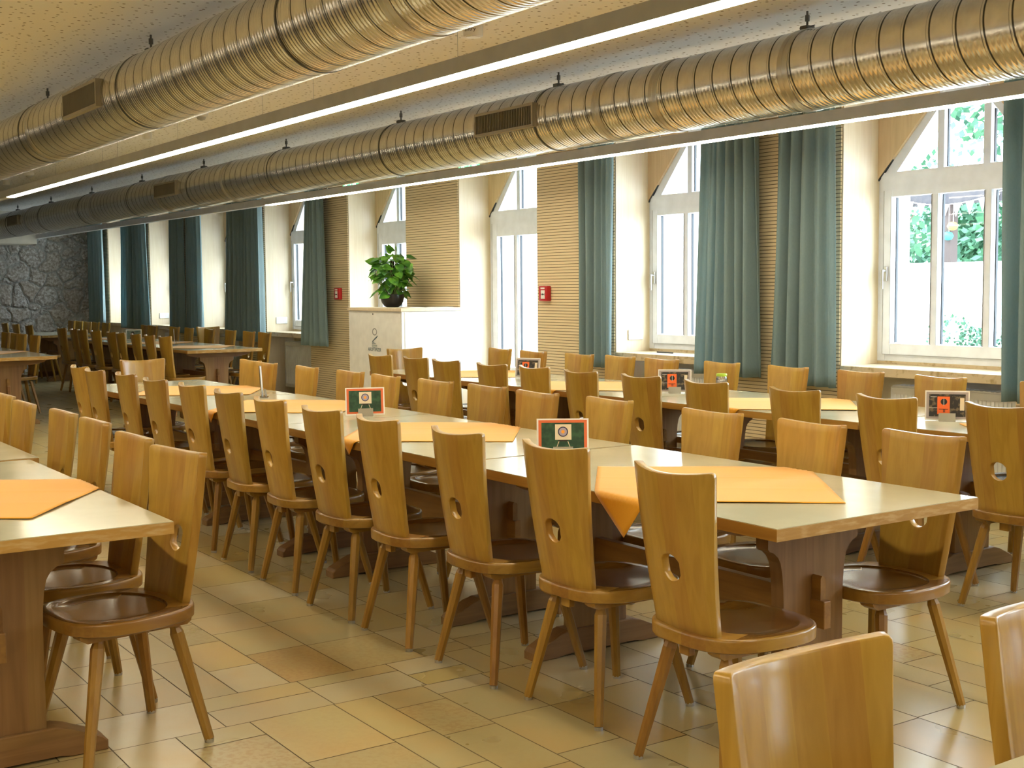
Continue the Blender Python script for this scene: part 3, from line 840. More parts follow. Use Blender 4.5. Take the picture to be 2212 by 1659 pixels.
# ================================================================== TABLES
TZ = 0.74
def make_table(outer=False):
    """long axis X, 1.715 x 0.905, origin at centre on the floor"""
    root = empty('trestle_table')
    LX, LY = 0.857, 0.4525
    bm = bmesh.new()
    box(bm, -LX, LX, -LY, LY, TZ-0.037, TZ-0.0022, 1, 0.0)
    for f in bm.faces:
        if abs(f.normal.x) > 0.5 or abs(f.calc_center_median().x) > LX-0.001: f.material_index = 2
    box(bm, -LX+0.0015, LX-0.0015, -LY+0.0015, LY-0.0015, TZ-0.0022, TZ, 0, 0.0)
    new_obj('table_top', bm, [M['laminate'], M['edge'], M['edge_end']], root)
    for s in (-1, 1):
        xc = s*0.555
        bm = bmesh.new()
        pts = [(-0.39, TZ-0.038), (0.39, TZ-0.038), (0.39, TZ-0.058), (0.36, TZ-0.072), (0.28, TZ-0.092), (0.20, TZ-0.098), (-0.20, TZ-0.098), (-0.28, TZ-0.092), (-0.36, TZ-0.072), (-0.39, TZ-0.058)]
        bx_ = xc+s*(0.061 if outer else -0.061)
        prism(bm, pts, bx_-0.034, bx_+0.034, 'X')
        new_obj('cross_bearer', bm, M['foot'], root)
        bm = bmesh.new()
        half = [(0.205, TZ-0.038), (0.205, 0.605), (0.198, 0.597), (0.180, 0.590), (0.162, 0.575), (0.150, 0.555), (0.142, 0.52), (0.137, 0.47), (0.135, 0.42), (0.135, 0.10)]
        pts = half + [(-a, b_) for a, b_ in half[::-1]]
        prism(bm, pts, xc-0.026, xc+0.026, 'X')
        o = new_obj('pedestal_board', bm, M['pedestal'], root)
        bm = bmesh.new()
        pts = [(-0.315, 0.0), (-0.315, 0.030), (-0.300, 0.045), (-0.20, 0.088), (-0.16, 0.100), (0.16, 0.100), (0.20, 0.088), (0.300, 0.045), (0.315, 0.030), (0.315, 0.0), (0.21, 0.0), (0.17, 0.014), (-0.17, 0.014), (-0.21, 0.0)]
        prism(bm, pts, xc-0.042, xc+0.042, 'X')
        bmesh.ops.bevel(bm, geom=[e for e in bm.edges if abs(e.verts[0].co.x-e.verts[1].co.x) < 1e-5], offset=0.004, segments=1, affect='EDGES')
        new_obj('sledge_foot', bm, M['foot'], root)
        bm = bmesh.new()
        xo = xc+s*0.026
        pts = [(-0.012, 0.405), (-0.012, 0.495), (-0.006, 0.503), (0.010, 0.498), (0.012, 0.49), (0.012, 0.405)]
        prism(bm, pts, min(xo+s*0.002, xo+s*0.040), max(xo+s*0.002, xo+s*0.040), 'X')
        new_obj('wedge', bm, M['stretch'], root)
    bm = bmesh.new()
    box(bm, -0.555-0.085, 0.555+0.085, -0.016, 0.016, 0.335, 0.425, 0, 0.003)
    box(bm, -0.53, 0.53, -0.018, 0.018, 0.315, 0.445, 0, 0.003)
    new_obj('stretcher', bm, M['stretch'], root)
    return root
T0 = {False: make_table(), True: make_table(True)}
tused = set()
def place_table(x, y, rz, lab, grp):
    k = 'far' in grp
    t = T0[k] if k not in tused else copy_tree(T0[k])
    tused.add(k)
    t.location = (x, y, 0); t.rotation_euler = (0, 0, rz)
    tag(t, lab, 'table', grp)
    return t
near_names = ['first', 'second', 'third', 'fourth', 'fifth', 'sixth', 'seventh', 'eighth', 'ninth', 'tenth', 'eleventh', 'twelfth', 'thirteenth']
cx = [-3.353, -5.085, -6.805, -8.522]
for i, x in enumerate(cx):
    place_table(x, 3.032+(0, 0.0, 0.004, -0.02)[i], (0, 0.0, 0.002, 0.004)[i], 'pale-topped trestle table in the centre row, %s from its near end' % near_names[i], 'tables of the centre row')
for i, x in enumerate([-3.36, -5.09, -6.82, -8.54]):
    place_table(x, 5.385, 0, 'pale-topped trestle table in the row beside the windows, %s from its near end' % near_names[i], 'tables of the window row')
place_table(-4.497, 0.80, 0.0, 'pale-topped trestle table at the left edge with an orange cloth', 'tables of the left row')
place_table(-6.255, 0.845, 0.0, 'pale-topped trestle table beyond the orange-clothed table at the left edge', 'tables of the left row')
for i, x in enumerate([-14.735, -16.46, -18.19]):
    place_table(x, 3.11, 0, 'trestle table in the far left group, %s from its near end' % near_names[i], 'tables of the far left group')
for i, x in enumerate([-14.835, -16.56, -18.29, -21.30]):
    place_table(x, 5.475, 0, 'trestle table in the far window group, %s from its near end' % near_names[i], 'tables of the far window group')
place_table(-0.62, 1.76, PI/2, 'trestle table of which one corner shows at the bottom right', 'table at the bottom right')

# ================================================================== CHAIRS
SZ = 0.44
def seat_outline(k=1.0, n=72, inset=0.0):
    pts = []
    for i in range(n):
        t = 2*PI*i/n
        c, s = math.cos(t), math.sin(t)
        e = 2/3.0 if s > 0 else 2/3.1
        a, b_ = 0.217-inset, 0.215-inset
        x = a*math.copysign(abs(c)**e, c); y = b_*math.copysign(abs(s)**e, s)
        x *= 1.0-0.09*max(0, -y/0.215)                             # narrower at the rear
        pts.append((x*k, y*k))
    return pts
def make_chair(detail=True):
    root = empty('wooden_chair')
    # seat with dished hollow
    bm = bmesh.new()
    levels = [(0.008, SZ-0.042), (0.001, SZ-0.038), (0.0, SZ-0.020), (0.0, SZ-0.007), (0.002, SZ-0.002), (0.007, SZ)]
    rings = []
    for ins, z in levels: rings.append([bm.verts.new((x, y, z)) for x, y in seat_outline(1, 72, ins)])
    # hollow: shallow recess with crisp rear lip
    def hollow(f, z, dz):
        out = []
        for i in range(72):
            t = 2*PI*i/72; c, s = math.cos(t), math.sin(t)
            e = 2/2.3
            x = 0.180*f*math.copysign(abs(c)**e, c); y = 0.018+(0.155 if s < 0 else 0.172)*f*math.copysign(abs(s)**e, s)
            lip = dz if y < 0.12 else dz*max(0.0, 1-(y-0.12)/0.06)
            out.append(bm.verts.new((x, y, z-lip)))
        return out
    rings.append(hollow(1.0, SZ, 0.0)); rings.append(hollow(0.975, SZ, 0.006)); rings.append(hollow(0.7, SZ, 0.009)); rings.append(hollow(0.35, SZ, 0.010))
    for k_, (a, b_) in enumerate(zip(rings, rings[1:])):
        for i in range(72): bm.faces.new((a[i], a[(i+1) % 72], b_[(i+1) % 72], b_[i])).material_index = 1 if (k_ < 5 or (k_ == 5 and a[i].co.y < -0.15)) else 0  # rear strip keeps the lit honey tone; browner top has shade painted in
    bm.faces.new(rings[0][::-1]).material_index = 1; bm.faces.new(rings[-1])
    new_obj('seat', bm, [M['seat'], M['rim']], root, True, 50)
    # backrest: curved board with a round hole
    bm = bmesh.new()
    nx, nz, th = 20, 30, 0.026
    zb, zt = SZ-0.004, 0.914
    hc, hr = 0.625, 0.041
    def mapb(u, z):                                               # u in -1..1
        t = (z-zb)/(zt-zb)
        hw = 0.127+(0.164-0.127)*t
        x = u*hw
        y0 = -0.158-0.086*t-0.006*math.sin(PI*t)
        y = y0+0.050*(u*u)*(0.35+0.65*t)-0.012
        return x, y, z
    def top_z(u): return zt-0.015*(1-u*u)
    front, back = {}, {}
    def corner(u, z):                                             # rounded upper corners
        return u, z
    us = [-1+2*i/nx for i in range(nx+1)]
    rows = nz
    # grid parametrised with a ring around the hole
    NH = 40
    # outer border as ordered loop
    border = []
    for i in range(11): border.append((-1+2*i/10, 0.0))           # bottom, left to right
    for j in range(1, 15): border.append((1.0, j/15))             # right side up
    cr = [(1.0, 0.966), (0.99, 0.985), (0.965, 0.996), (0.92, 1.0)]
    border += cr
    for i in range(1, 10): border.append((0.92-1.84*i/10, 1.0))
    border += [(-a, b_) for a, b_ in cr[::-1]]
    for j in range(14, 0, -1): border.append((-1.0, j/15))
    def P(u, t, side):
        z = zb+t*(top_z(u)-zb)
        x, y, z = mapb(u, z)
        tt = (z-zb)/(zt-zb)
        if side:                                                  # thickness square to the curved face
            sl = 2*0.050*u*(0.35+0.65*tt)/(0.127+0.037*tt)
            k = math.sqrt(1+sl*sl)
            x += th*sl/k; y -= th/k
        return (x, y, z)
    import mathutils.geometry as mg
    # interior points: regular grid, skip hole area
    coords = [Vector((u*0.16, t*0.48)) for u, t in border]
    nb_ = len(coords)
    tc_h = (hc-zb)/(zt-0.012-zb)
    hole = [Vector((0.0405/0.1466*0.16*math.cos(2*PI*i/NH), tc_h*0.48+hr*math.sin(2*PI*i/NH))) for i in range(NH)]
    inner = []
    for i in range(1, 10):
        for j in range(1, 16):
            p = Vector((-0.16+0.32*i/10, 0.48*j/16))
            if (p-Vector((0, tc_h*0.48))).length > 0.058 and p.y < 0.465: inner.append(p)
    ring2 = [Vector((0.055*math.cos(2*PI*i/20), tc_h*0.48+0.053*math.sin(2*PI*i/20))) for i in range(20)]
    allp = coords+hole+ring2+inner
    ed = [(i, (i+1) % nb_) for i in range(nb_)]+[(nb_+i, nb_+(i+1) % NH) for i in range(NH)]
    vo, _, fo, _, _, _ = mg.delaunay_2d_cdt(allp, ed, [], 0, 1e-6)
    def inside(f):
        c = sum((vo[i] for i in f), Vector((0, 0)))/len(f)
        if (c-Vector((0, tc_h*0.48))).length < 0.0400: return False
        return abs(c.x) < 0.1600 and c.y > 0
    A = [bm.verts.new(P(v.x/0.16, v.y/0.48, 0)) for v in vo]
    B = [bm.verts.new(P(v.x/0.16, v.y/0.48, 1)) for v in vo]
    ecount = {}
    for f in fo:
        if not inside(f): continue
        bm.faces.new([A[i] for i in f]); bm.faces.new([B[i] for i in f][::-1])
        for i in range(len(f)):
            k = (f[i], f[(i+1) % len(f)])
            if (k[1], k[0]) in ecount: ecount.pop((k[1], k[0]))
            else: ecount[k] = 1
    for a, b_ in ecount: bm.faces.new((A[a], A[b_], B[b_], B[a]))
    for v in [v for v in bm.verts if not v.link_faces]: bm.verts.remove(v)
    bmesh.ops.recalc_face_normals(bm, faces=bm.faces)
    rim = [e for e in bm.edges if len(e.link_faces) == 2 and e.calc_face_angle(0) > 1.0]
    bmesh.ops.bevel(bm, geom=rim, offset=0.0032, segments=2, affect='EDGES', profile=0.5)
    new_obj('backrest', bm, M['back'], root, True, 45)
    # battens under the seat, backrest tenon
    if detail:
        for s in (-1, 1):
            bm = bmesh.new()
            pts = [(-0.178, SZ-0.038), (0.192, SZ-0.040), (0.186, SZ-0.052), (0.166, SZ-0.064), (-0.160, SZ-0.064), (-0.174, SZ-0.054)]
            prism(bm, [(a, b_) for a, b_ in pts], s*0.118-0.027, s*0.118+0.027, 'X')
            new_obj('seat_batten', bm, M['leg'], root)
        bm = bmesh.new(); box(bm, -0.022, 0.022, -0.185, -0.160, SZ-0.078, SZ-0.030, 0, 0.003)
        new_obj('backrest_tenon', bm, M['leg'], root)
    for sx in (-1, 1):
        for sy in (-1, 1):
            bm = bmesh.new()
            t = Vector((sx*0.118, sy*0.128, SZ-0.058)); ft = Vector((sx*0.192, sy*0.200, 0.010))
            if sy > 0: t.y = 0.120
            d = ft-t
            if detail:
                chain(bm, [t, t+d*0.045, t+d*0.085, ft], [0.0165, 0.0165, 0.0215, 0.0155], 8)
            else:
                chain(bm, [t, ft], [0.020, 0.0155], 6)
            lg = new_obj('leg', bm, M['leg'], root)
            if detail:
                bm = bmesh.new(); tube(bm, (ft.x, ft.y, 0.0), (ft.x, ft.y, 0.012), 0.0145, 0.0150, 14)
                tag(new_obj('foot_glide', bm, M['steel'], lg), 'small metal glide')
    return root
CH = make_chair(True)
CF = make_chair(False)
used = {'near': False, 'far': False}
OFF = 0.245
def chair(xt, yt, face, lab, grp, far=False, jit=1.0, rot=None):
    """xt, yt: centre of the backrest's top edge; face: direction the sitter looks"""
    base = {'+y': 0.0, '-y': PI, '+x': -PI/2, '-x': PI/2}[face]
    k = 'far' if far else 'near'
    src = CF if far else CH
    c = src if not used[k] else copy_tree(src)
    used[k] = True
    rz = base+math.radians(random.uniform(-2.2, 2.2))*jit
    if rot is not None: rz = base+math.radians(rot)
    c.rotation_euler = (0, 0, rz)
    c.location = (xt-OFF*math.sin(rz), yt+OFF*math.cos(rz), 0)
    tag(c, lab, 'chair', grp)
    return c
G = 'chairs on the aisle side of the centre row'
for i, (x, y) in enumerate([(-2.70, 2.355), (-3.345, 2.41), (-3.90, 2.375), (-4.48, 2.36), (-4.99, 2.36), (-5.59, 2.38), (-6.16, 2.40), (-6.74, 2.42), (-7.29, 2.40), (-7.90, 2.42), (-8.43, 2.38), (-8.89, 2.41)]):
    chair(x, y, '+y', 'honey chair seen from behind, %s from near end of centre row' % near_names[i], G)
G = 'chairs on the window side of the centre row'
for i, (x, y) in enumerate([(-2.81, 3.63), (-3.29, 3.60), (-3.84, 3.61), (-4.55, 3.64), (-5.08, 3.61), (-5.58, 3.64), (-6.09, 3.63), (-6.63, 3.61), (-7.13, 3.63), (-7.74, 3.62), (-8.38, 3.60), (-8.75, 3.64)]):
    chair(x, y, '-y', 'honey chair facing camera, %s from near end of centre row' % near_names[i], G)
chair(-9.45, 3.04, '+x', 'pale wooden chair standing alone at the far end of the centre row', 'chairs at the row ends')
chair(-9.58, 5.36, '+x', 'reddish wooden chair at the far end of the window row beside the cabinet', 'chairs at the row ends')
G = 'chairs on the inner side of the window row'
for i, (x, y) in enumerate([(-3.28, 4.70), (-3.86, 4.67), (-4.42, 4.66), (-5.08, 4.68), (-5.66, 4.71), (-6.21, 4.69), (-6.75, 4.72), (-7.19, 4.68), (-7.79, 4.68), (-8.26, 4.70), (-8.78, 4.68)]):
    chair(x, y, '+y', 'brown chair seen from behind, %s from near end of window row' % near_names[i], G)
G = 'chairs on the wall side of the window row'
for i, (x, y) in enumerate([(-3.82, 5.93), (-4.49, 5.93), (-5.07, 5.95), (-5.67, 5.97), (-6.28, 5.98), (-6.85, 5.94), (-7.34, 5.96), (-7.80, 5.93), (-8.40, 5.92), (-8.96, 5.97)]):
    chair(x, y, '-y', 'chair facing camera before the windows, %s from near end of window row' % near_names[i], G)
G = 'chairs on the right side of the left row'
for i, (x, y) in enumerate([(-3.98, 1.41), (-4.46, 1.42), (-5.08, 1.46), (-5.55, 1.46), (-6.12, 1.43), (-6.66, 1.46)]):
    c = chair(x, y, '-y', 'wooden chair pushed under the left table row, %s from the near end' % near_names[i], G, rot=(9 if i == 0 else None))
c = chair(-1.23, 1.31, '+x', 'brown wooden chair back large at the bottom edge, the left one of two', 'chairs at the bottom right', rot=0.5)
c = chair(-1.20, 1.835, '+x', 'brown wooden chair back cut off by the right edge at the bottom', 'chairs at the bottom right')
G = 'chairs on the aisle side of the far window group'
for i, x in enumerate([-14.08, -14.61, -15.12, -15.70, -16.08, -16.77, -17.39, -17.78, -18.42]):
    chair(x, 4.78, '+y', 'dark chair seen from behind, %s from near end of far window group' % near_names[i], G, True, 1.5)
G = 'chairs on the wall side of the far window group'
for i, x in enumerate([-14.36, -14.845, -15.45, -16.18, -16.96, -17.54, -18.45, -18.83]):
    chair(x, 6.15, '-y', 'chair facing camera, %s from near end of far window group' % near_names[i], G, True, 1.5)
c = chair(-17.25, 6.50, '+x', 'wooden chair turned sideways against the radiator behind the far window group', 'chairs on the wall side of the far window group', True)
G = 'chairs around the last table before the stone wall'
for i, x in enumerate([-20.70, -21.27, -21.75, -22.25, -22.72]):
    chair(x, 6.12, '-y', 'dark chair facing the hall, %s from the right at last table before stone wall' % near_names[i], G, True)
for i, x in enumerate([-20.45, -21.30, -22.05]):
    chair(x, 4.82, '+y', 'dark chair seen from behind, %s from right at last table before stone wall' % near_names[i], G, True)
G = 'chairs of the far left group'
for i, x in enumerate([-15.48, -16.10, -16.47, -16.95, -17.55]):
    chair(x, 3.75, '-y', 'wooden chair facing the camera at the far left group, %s from the right' % near_names[i], G, True)

# ================================================================== CLOTHS
def cloth(cx_, cy_, ang, half, yn, yf, lab, seed, grp='orange table cloths'):
    """square cloth laid corner-wise; yn / yf: near and far edge of the table it hangs over"""
    rr = random.Random(seed)
    bm = bmesh.new(); n = 44
    side = half*math.sqrt(2)
    a = math.radians(ang+45)
    g = []
    fold = rr.uniform(0.3, 0.6)
    def smooth_drop(y, z0):
        # wraps a 6 mm radius over the table edge
        for edge, s in ((yn, -1), (yf, 1)):
            d = (y-edge)*s
            if d > 0:
                r = 0.010
                if d < r*PI/2:
                    t = d/r; return edge+s*r*math.sin(t), z0-r*(1-math.cos(t))
                return edge+s*(r+0.02*(d-r*PI/2)), z0-r-(d-r*PI/2)
        return y, z0
    for j in range(n+1):
        row = []
        for i in range(n+1):
            u = (i/n-0.5)*side; v = (j/n-0.5)*side
            x = u*math.cos(a)-v*math.sin(a); y = u*math.sin(a)+v*math.cos(a)
            wz = 0.0012*math.sin(9*u+seed)+0.0010*math.sin(13*v+2*seed)
            for cr_ in (-side/6, side/6): wz += 0.0022*math.exp(-((v-cr_)/0.008)**2)*(1 if cr_ > 0 else 0.7)
            yy, zz = smooth_drop(cy_+y, TZ+0.0035+max(wz, -0.001))
            row.append(bm.verts.new((x, yy-cy_, zz)))
        g.append(row)
    for j in range(n):
        for i in range(n): bm.faces.new((g[j][i], g[j][i+1], g[j+1][i+1], g[j+1][i]))
    o = new_obj('table_cloth', bm, M['cloth'], None, True)
    o.location = (cx_, cy_, 0)
    md = o.modifiers.new('thickness', 'SOLIDIFY'); md.thickness = 0.0016; md.offset = 0
    tag(o, lab, 'tablecloth', grp)
YN, YF = 2.579, 3.485
cloth(-3.215, 2.995, 6, 0.555, YN, YF, 'orange cloth laid cornerwise on the nearest centre-row table', 1)
cloth(-5.17, 3.06, 7, 0.555, YN, YF, 'orange cloth on the second centre-row table between the two target cards', 2)
cloth(-6.84, 3.07, 4, 0.56, YN, YF, 'orange cloth on the third centre-row table, in front of the acrylic holder', 3)
cloth(-8.30, 3.08, 12, 0.55, YN-0.02, YF, 'orange cloth on the farthest centre-row table', 4)
cloth(-4.47, 0.83, 9, 0.55, 0.348, 1.252, 'orange cloth on the table at the left edge', 5)
RN, RF = 4.933, 5.837
cloth(-5.13, 5.385, 1, 0.52, RN, RF, 'orange cloth on the window-row table right of the green-lidded jar', 6)
cloth(-6.90, 5.32, -4, 0.54, RN, RF, 'orange cloth on the window-row table left of the jar, its tip hanging down', 7)
cloth(-8.42, 5.45, 6, 0.52, RN, RF, 'orange cloth on the farthest window-row table near the white cabinet', 8)
cloth(-3.33, 5.30, 5, 0.55, RN, RF, 'orange cloth at the right edge beside the orange picture card', 9)
cloth(-14.75, 5.45, 10, 0.5, 5.02, 5.93, 'orange cloth on the nearest table of the far window group', 10)
cloth(-16.3, 5.50, -6, 0.5, 5.02, 5.93, 'orange cloth on the middle table of the far window group', 11)
cloth(-18.2, 5.45, 4, 0.5, 5.02, 5.93, 'orange cloth on the third table of the far window group', 12)
cloth(-15.1, 3.10, 5, 0.5, 2.66, 3.56, 'orange cloth on the nearest table of the far left group', 13)

# ================================================================== CARDS, HOLDERS, JAR
def yaw_to_cam(x, y, extra=0.0): return math.atan2(-y, -x)+PI/2+extra     # local -Y looks at the camera
def card(x, y, kind, lab, rot=0.0, z=TZ):
    root = empty('picture_card', (x, y, z), yaw_to_cam(x, y, rot)); tag(root, lab, 'card', 'picture cards in metal holders')
    lean = math.radians(8)
    bm = bmesh.new()
    prism(bm, [(-0.034, 0.0), (-0.034, 0.042), (-0.031, 0.042), (-0.031, 0.003), (0.030, 0.003), (0.030, 0.0)], -0.040, 0.040, 'X')
    prism(bm, [(0.004, 0.003), (0.010, 0.030), (0.013, 0.030), (0.008, 0.003)], -0.040, 0.040, 'X')
    new_obj('card_holder', bm, M['brushed'], root)
    def plane_box(bm, x0, x1, h0, h1, lift, mi=0, shape=None):
        y0 = -0.004
        if shape is None: shape = [(x0, h0), (x1, h0), (x1, h1), (x0, h1)]
        fr_, bk = [], []
        for px, h in shape:
            for lst, l_ in ((fr_, lift), (bk, lift-0.0006)):
                yy = y0-l_*math.cos(lean)+h*math.sin(lean); zz = 0.004+h*math.cos(lean)
                lst.append(bm.verts.new((px, yy, zz)))
        f = bm.faces.new(fr_); f.material_index = mi
        f = bm.faces.new(bk[::-1]); f.material_index = mi
        m_ = len(fr_)
        for i in range(m_):
            f = bm.faces.new((fr_[i], bk[i], bk[(i+1) % m_], fr_[(i+1) % m_])); f.material_index = mi
    bm = bmesh.new(); plane_box(bm, -0.105, 0.105, 0, 0.148, 0.0)
    new_obj('card', bm, M['paper'], root)
    bm = bmesh.new()
    disc = lambda cx_, cz_, r, n=28: [(cx_+r*math.cos(2*PI*i/n), cz_+r*math.sin(2*PI*i/n)) for i in range(n)]
    if kind == 'target':
        ms = [M['orange_paper'], M['green_print'], M['beige_print'], M['navy_print'], M['lilac_print'], M['sun_print'], M['copper']]
        plane_box(bm, -0.098, 0.098, 0.007, 0.142, 0.0007, 0)
        plane_box(bm, -0.086, 0.086, 0.018, 0.131, 0.0014, 1)
        plane_box(bm, -0.031, 0.035, 0.062, 0.125, 0.0021, 2)
        plane_box(bm, 0, 0, 0, 0, 0.0028, 3, disc(0.001, 0.095, 0.0205))
        plane_box(bm, 0, 0, 0, 0, 0.0035, 4, disc(0.001, 0.095, 0.0165))
        plane_box(bm, 0, 0, 0, 0, 0.0042, 5, disc(0.001, 0.095, 0.007))
        plane_box(bm, -0.018, 0.020, 0.056, 0.061, 0.0021, 6)
        plane_box(bm, 0, 0, 0, 0, 0.0021, 2, [(-0.026, 0.032), (-0.023, 0.032), (-0.014, 0.056), (-0.017, 0.056)])
        plane_box(bm, 0, 0, 0, 0, 0.0021, 2, [(0.028, 0.032), (0.031, 0.032), (0.022, 0.056), (0.019, 0.056)])
    elif kind == 'orange':
        ms = [M['grey_print'], M['photo_print'], M['orange_print'], M['black_print'], M['paper'], M['beige_print']]
        plane_box(bm, -0.099, 0.099, 0.007, 0.141, 0.0007, 0)
        plane_box(bm, -0.086, 0.086, 0.018, 0.130, 0.0014, 1)
        plane_box(bm, -0.086, -0.046, 0.060, 0.062, 0.0018, 4); plane_box(bm, -0.080, -0.05, 0.115, 0.117, 0.0018, 4)
        plane_box(bm, 0.060, 0.080, 0.050, 0.112, 0.0018, 5)
        plane_box(bm, -0.047, 0.012, 0.030, 0.118, 0.0021, 2)
        plane_box(bm, 0, 0, 0, 0, 0.0028, 3, disc(-0.016, 0.092, 0.0155))
        plane_box(bm, -0.0172, -0.0148, 0.074, 0.110, 0.0035, 4)
        plane_box(bm, -0.040, 0.004, 0.054, 0.057, 0.0028, 3); plane_box(bm, -0.019, -0.016, 0.040, 0.054, 0.0028, 3); plane_box(bm, -0.013, -0.010, 0.040, 0.054, 0.0028, 3)
    else:
        ms = [M['pale_print'], M['black_print']]
        plane_box(bm, -0.090, 0.090, 0.014, 0.134, 0.0007, 0)
        plane_box(bm, 0, 0, 0, 0, 0.0014, 1, disc(-0.015, 0.096, 0.022)); plane_box(bm, -0.05, 0.0, 0.02, 0.05, 0.0014, 1)
    new_obj('printed_picture', bm, ms, root)
card(-4.11, 3.027, 'target', 'orange-framed picture card of a round archery target, the nearer of two', math.radians(2))
card(-6.08, 3.16, 'target', 'orange-framed picture card of a round archery target, the farther of two', math.radians(4))
card(-4.00, 5.32, 'orange', 'picture card with an orange board and black circle, nearest the right edge')
card(-6.12, 5.397, 'orange', 'picture card with orange board left of the green-lidded jar')
card(-7.86, 5.46, 'orange', 'picture card with orange board half hidden behind a dark chair back', math.radians(-28))
card(-17.4, 5.50, 'pale', 'small pale green picture card on the far window group')

def leaflet(x, y, lab, rot):
    root = empty('acrylic_holder', (x, y, TZ), rot); tag(root, lab, 'menu holder', 'clear acrylic holders')
    bm = bmesh.new()
    prism(bm, [(-0.035, 0), (0.035, 0), (0.035, 0.004), (0.010, 0.006), (0.020, 0.20), (0.017, 0.20), (0.003, 0.006), (-0.035, 0.004)], -0.052, 0.052, 'X')
    prism(bm, [(-0.022, 0.004), (-0.018, 0.004), (-0.006, 0.05), (-0.010, 0.05)], -0.052, 0.052, 'X')
    new_obj('holder', bm, M['acrylic'], root)
    bm = bmesh.new(); prism(bm, [(0.0025, 0.008), (0.0038, 0.008), (0.0138, 0.195), (0.0125, 0.195)], -0.048, 0.048, 'X')
    new_obj('leaflet', bm, M['paper'], root)
leaflet(-7.55, 3.20, 'clear acrylic leaflet holder seen edge-on on the centre row', math.radians(152))
leaflet(-15.72, 5.49, 'clear acrylic leaflet holder seen edge-on on the far window group', math.radians(160))
root = empty('glass_jar', (-5.905, 5.60, TZ)); tag(root, 'glass jar with lime green lid on the window-row table', 'jar')
bm = bmesh.new(); lathe(bm, [(0.030, 0.0), (0.036, 0.004), (0.036, 0.095), (0.032, 0.106), (0.031, 0.112)], 28)
new_obj('jar_glass', bm, M['acrylic'], root, True, 50)
bm = bmesh.new(); lathe(bm, [(0.031, 0.006), (0.033, 0.03), (0.033, 0.085)], 24)
new_obj('jar_contents', bm, M['beige_print'], root, True, 50)
bm = bmesh.new(); lathe(bm, [(0.0335, 0.110), (0.0345, 0.112), (0.0345, 0.124), (0.032, 0.127)], 28)
new_obj('jar_lid', bm, M['lime'], root, True, 50)
bm = bmesh.new(); tube(bm, (-8.16, 7.0, 0.8705), (-7.95, 6.99, 0.8705), 0.0055, n=8)
tag(new_obj('pen', bm, M['dark']), 'black pen lying on the travertine window sill', 'pen')

# ================================================================== CABINET, PLANT
root = empty('cabinet', (-11.475, 6.42, 0)); tag(root, 'white air purifier cabinet with birch-edged top standing before the piers', 'cabinet')
bm = bmesh.new(); box(bm, -0.565, 0.565, -0.335, 0.355, 0.03, 1.195, 0, 0.003)
new_obj('cabinet_body', bm, M['white'], root)
bm = bmesh.new(); box(bm, -0.552, 0.552, -0.339, -0.334, 0.06, 1.185, 0, 0.001)
new_obj('front_panel', bm, M['plast'], root)
bm = bmesh.new(); box(bm, 0.564, 0.569, -0.30, 0.33, 0.06, 1.185, 0, 0.001)
new_obj('side_panel', bm, M['white'], root)
bm = bmesh.new(); box(bm, -0.58, 0.58, -0.348, 0.362, 1.196, 1.228, 0, 0.002)
new_obj('top_board', bm, M['birch'], root)
bm = bmesh.new(); tube(bm, (-0.02, -0.339, 1.165), (-0.02, -0.343, 1.165), 0.007, n=12)
new_obj('key_lock', bm, M['dark'], root)
bm = bmesh.new(); box(bm, -0.50, 0.50, -0.30, 0.33, 0.0, 0.03)
new_obj('plinth', bm, M['dark'], root)
bm = bmesh.new()
n = 36
ro = [bm.verts.new((0.01+0.050*math.cos(2*PI*i/n), -0.3402, 0.985+0.036*math.sin(2*PI*i/n))) for i in range(n)]
ri = [bm.verts.new((0.01+0.038*math.cos(2*PI*i/n)+0.002, -0.3402, 0.985+0.027*math.sin(2*PI*i/n))) for i in range(n)]
for i in range(n): bm.faces.new((ro[i], ro[(i+1) % n], ri[(i+1) % n], ri[i]))
new_obj('round_logo', bm, M['grey_mark'], root)
bm = bmesh.new()
for k, (x0, x1, z0, z1) in enumerate([(-0.05, 0.03, 0.862, 0.868), (-0.05, 0.0, 0.876, 0.882)]): box(bm, x0, x1, -0.3408, -0.3398, z0, z1)
for k in range(4):
    x = -0.045+0.026*k
    prism(bm, [(x, 0.885+0.012*k), (x+0.018, 0.885+0.012*k), (x+0.045, 0.905+0.014*k), (x+0.027, 0.905+0.014*k)], -0.3408, -0.3398)
for k in range(3): box(bm, -0.05, 0.06, -0.3408, -0.3398, 0.850-0.010*k, 0.853-0.010*k)
new_obj('emblem', bm, M['lettering'], root)
cu = bpy.data.curves.new('t', 'FONT'); cu.body = 'AIROPTIMIZER'; cu.size = 0.052; cu.extrude = 0.0003; cu.align_x = 'CENTER'
t = bpy.data.objects.new('tmp', cu); COL.objects.link(t)
bpy.context.view_layer.update()
me = bpy.data.meshes.new_from_object(t.evaluated_get(bpy.context.evaluated_depsgraph_get()))
bpy.data.objects.remove(t)
me.materials.clear(); me.materials.append(M['lettering'])
o = bpy.data.objects.new('lettering', me); COL.objects.link(o); o.parent = root
o.rotation_euler = (PI/2, 0, 0); o.location = (0.005, -0.3406, 0.788); o.scale = (0.82, 1, 1)

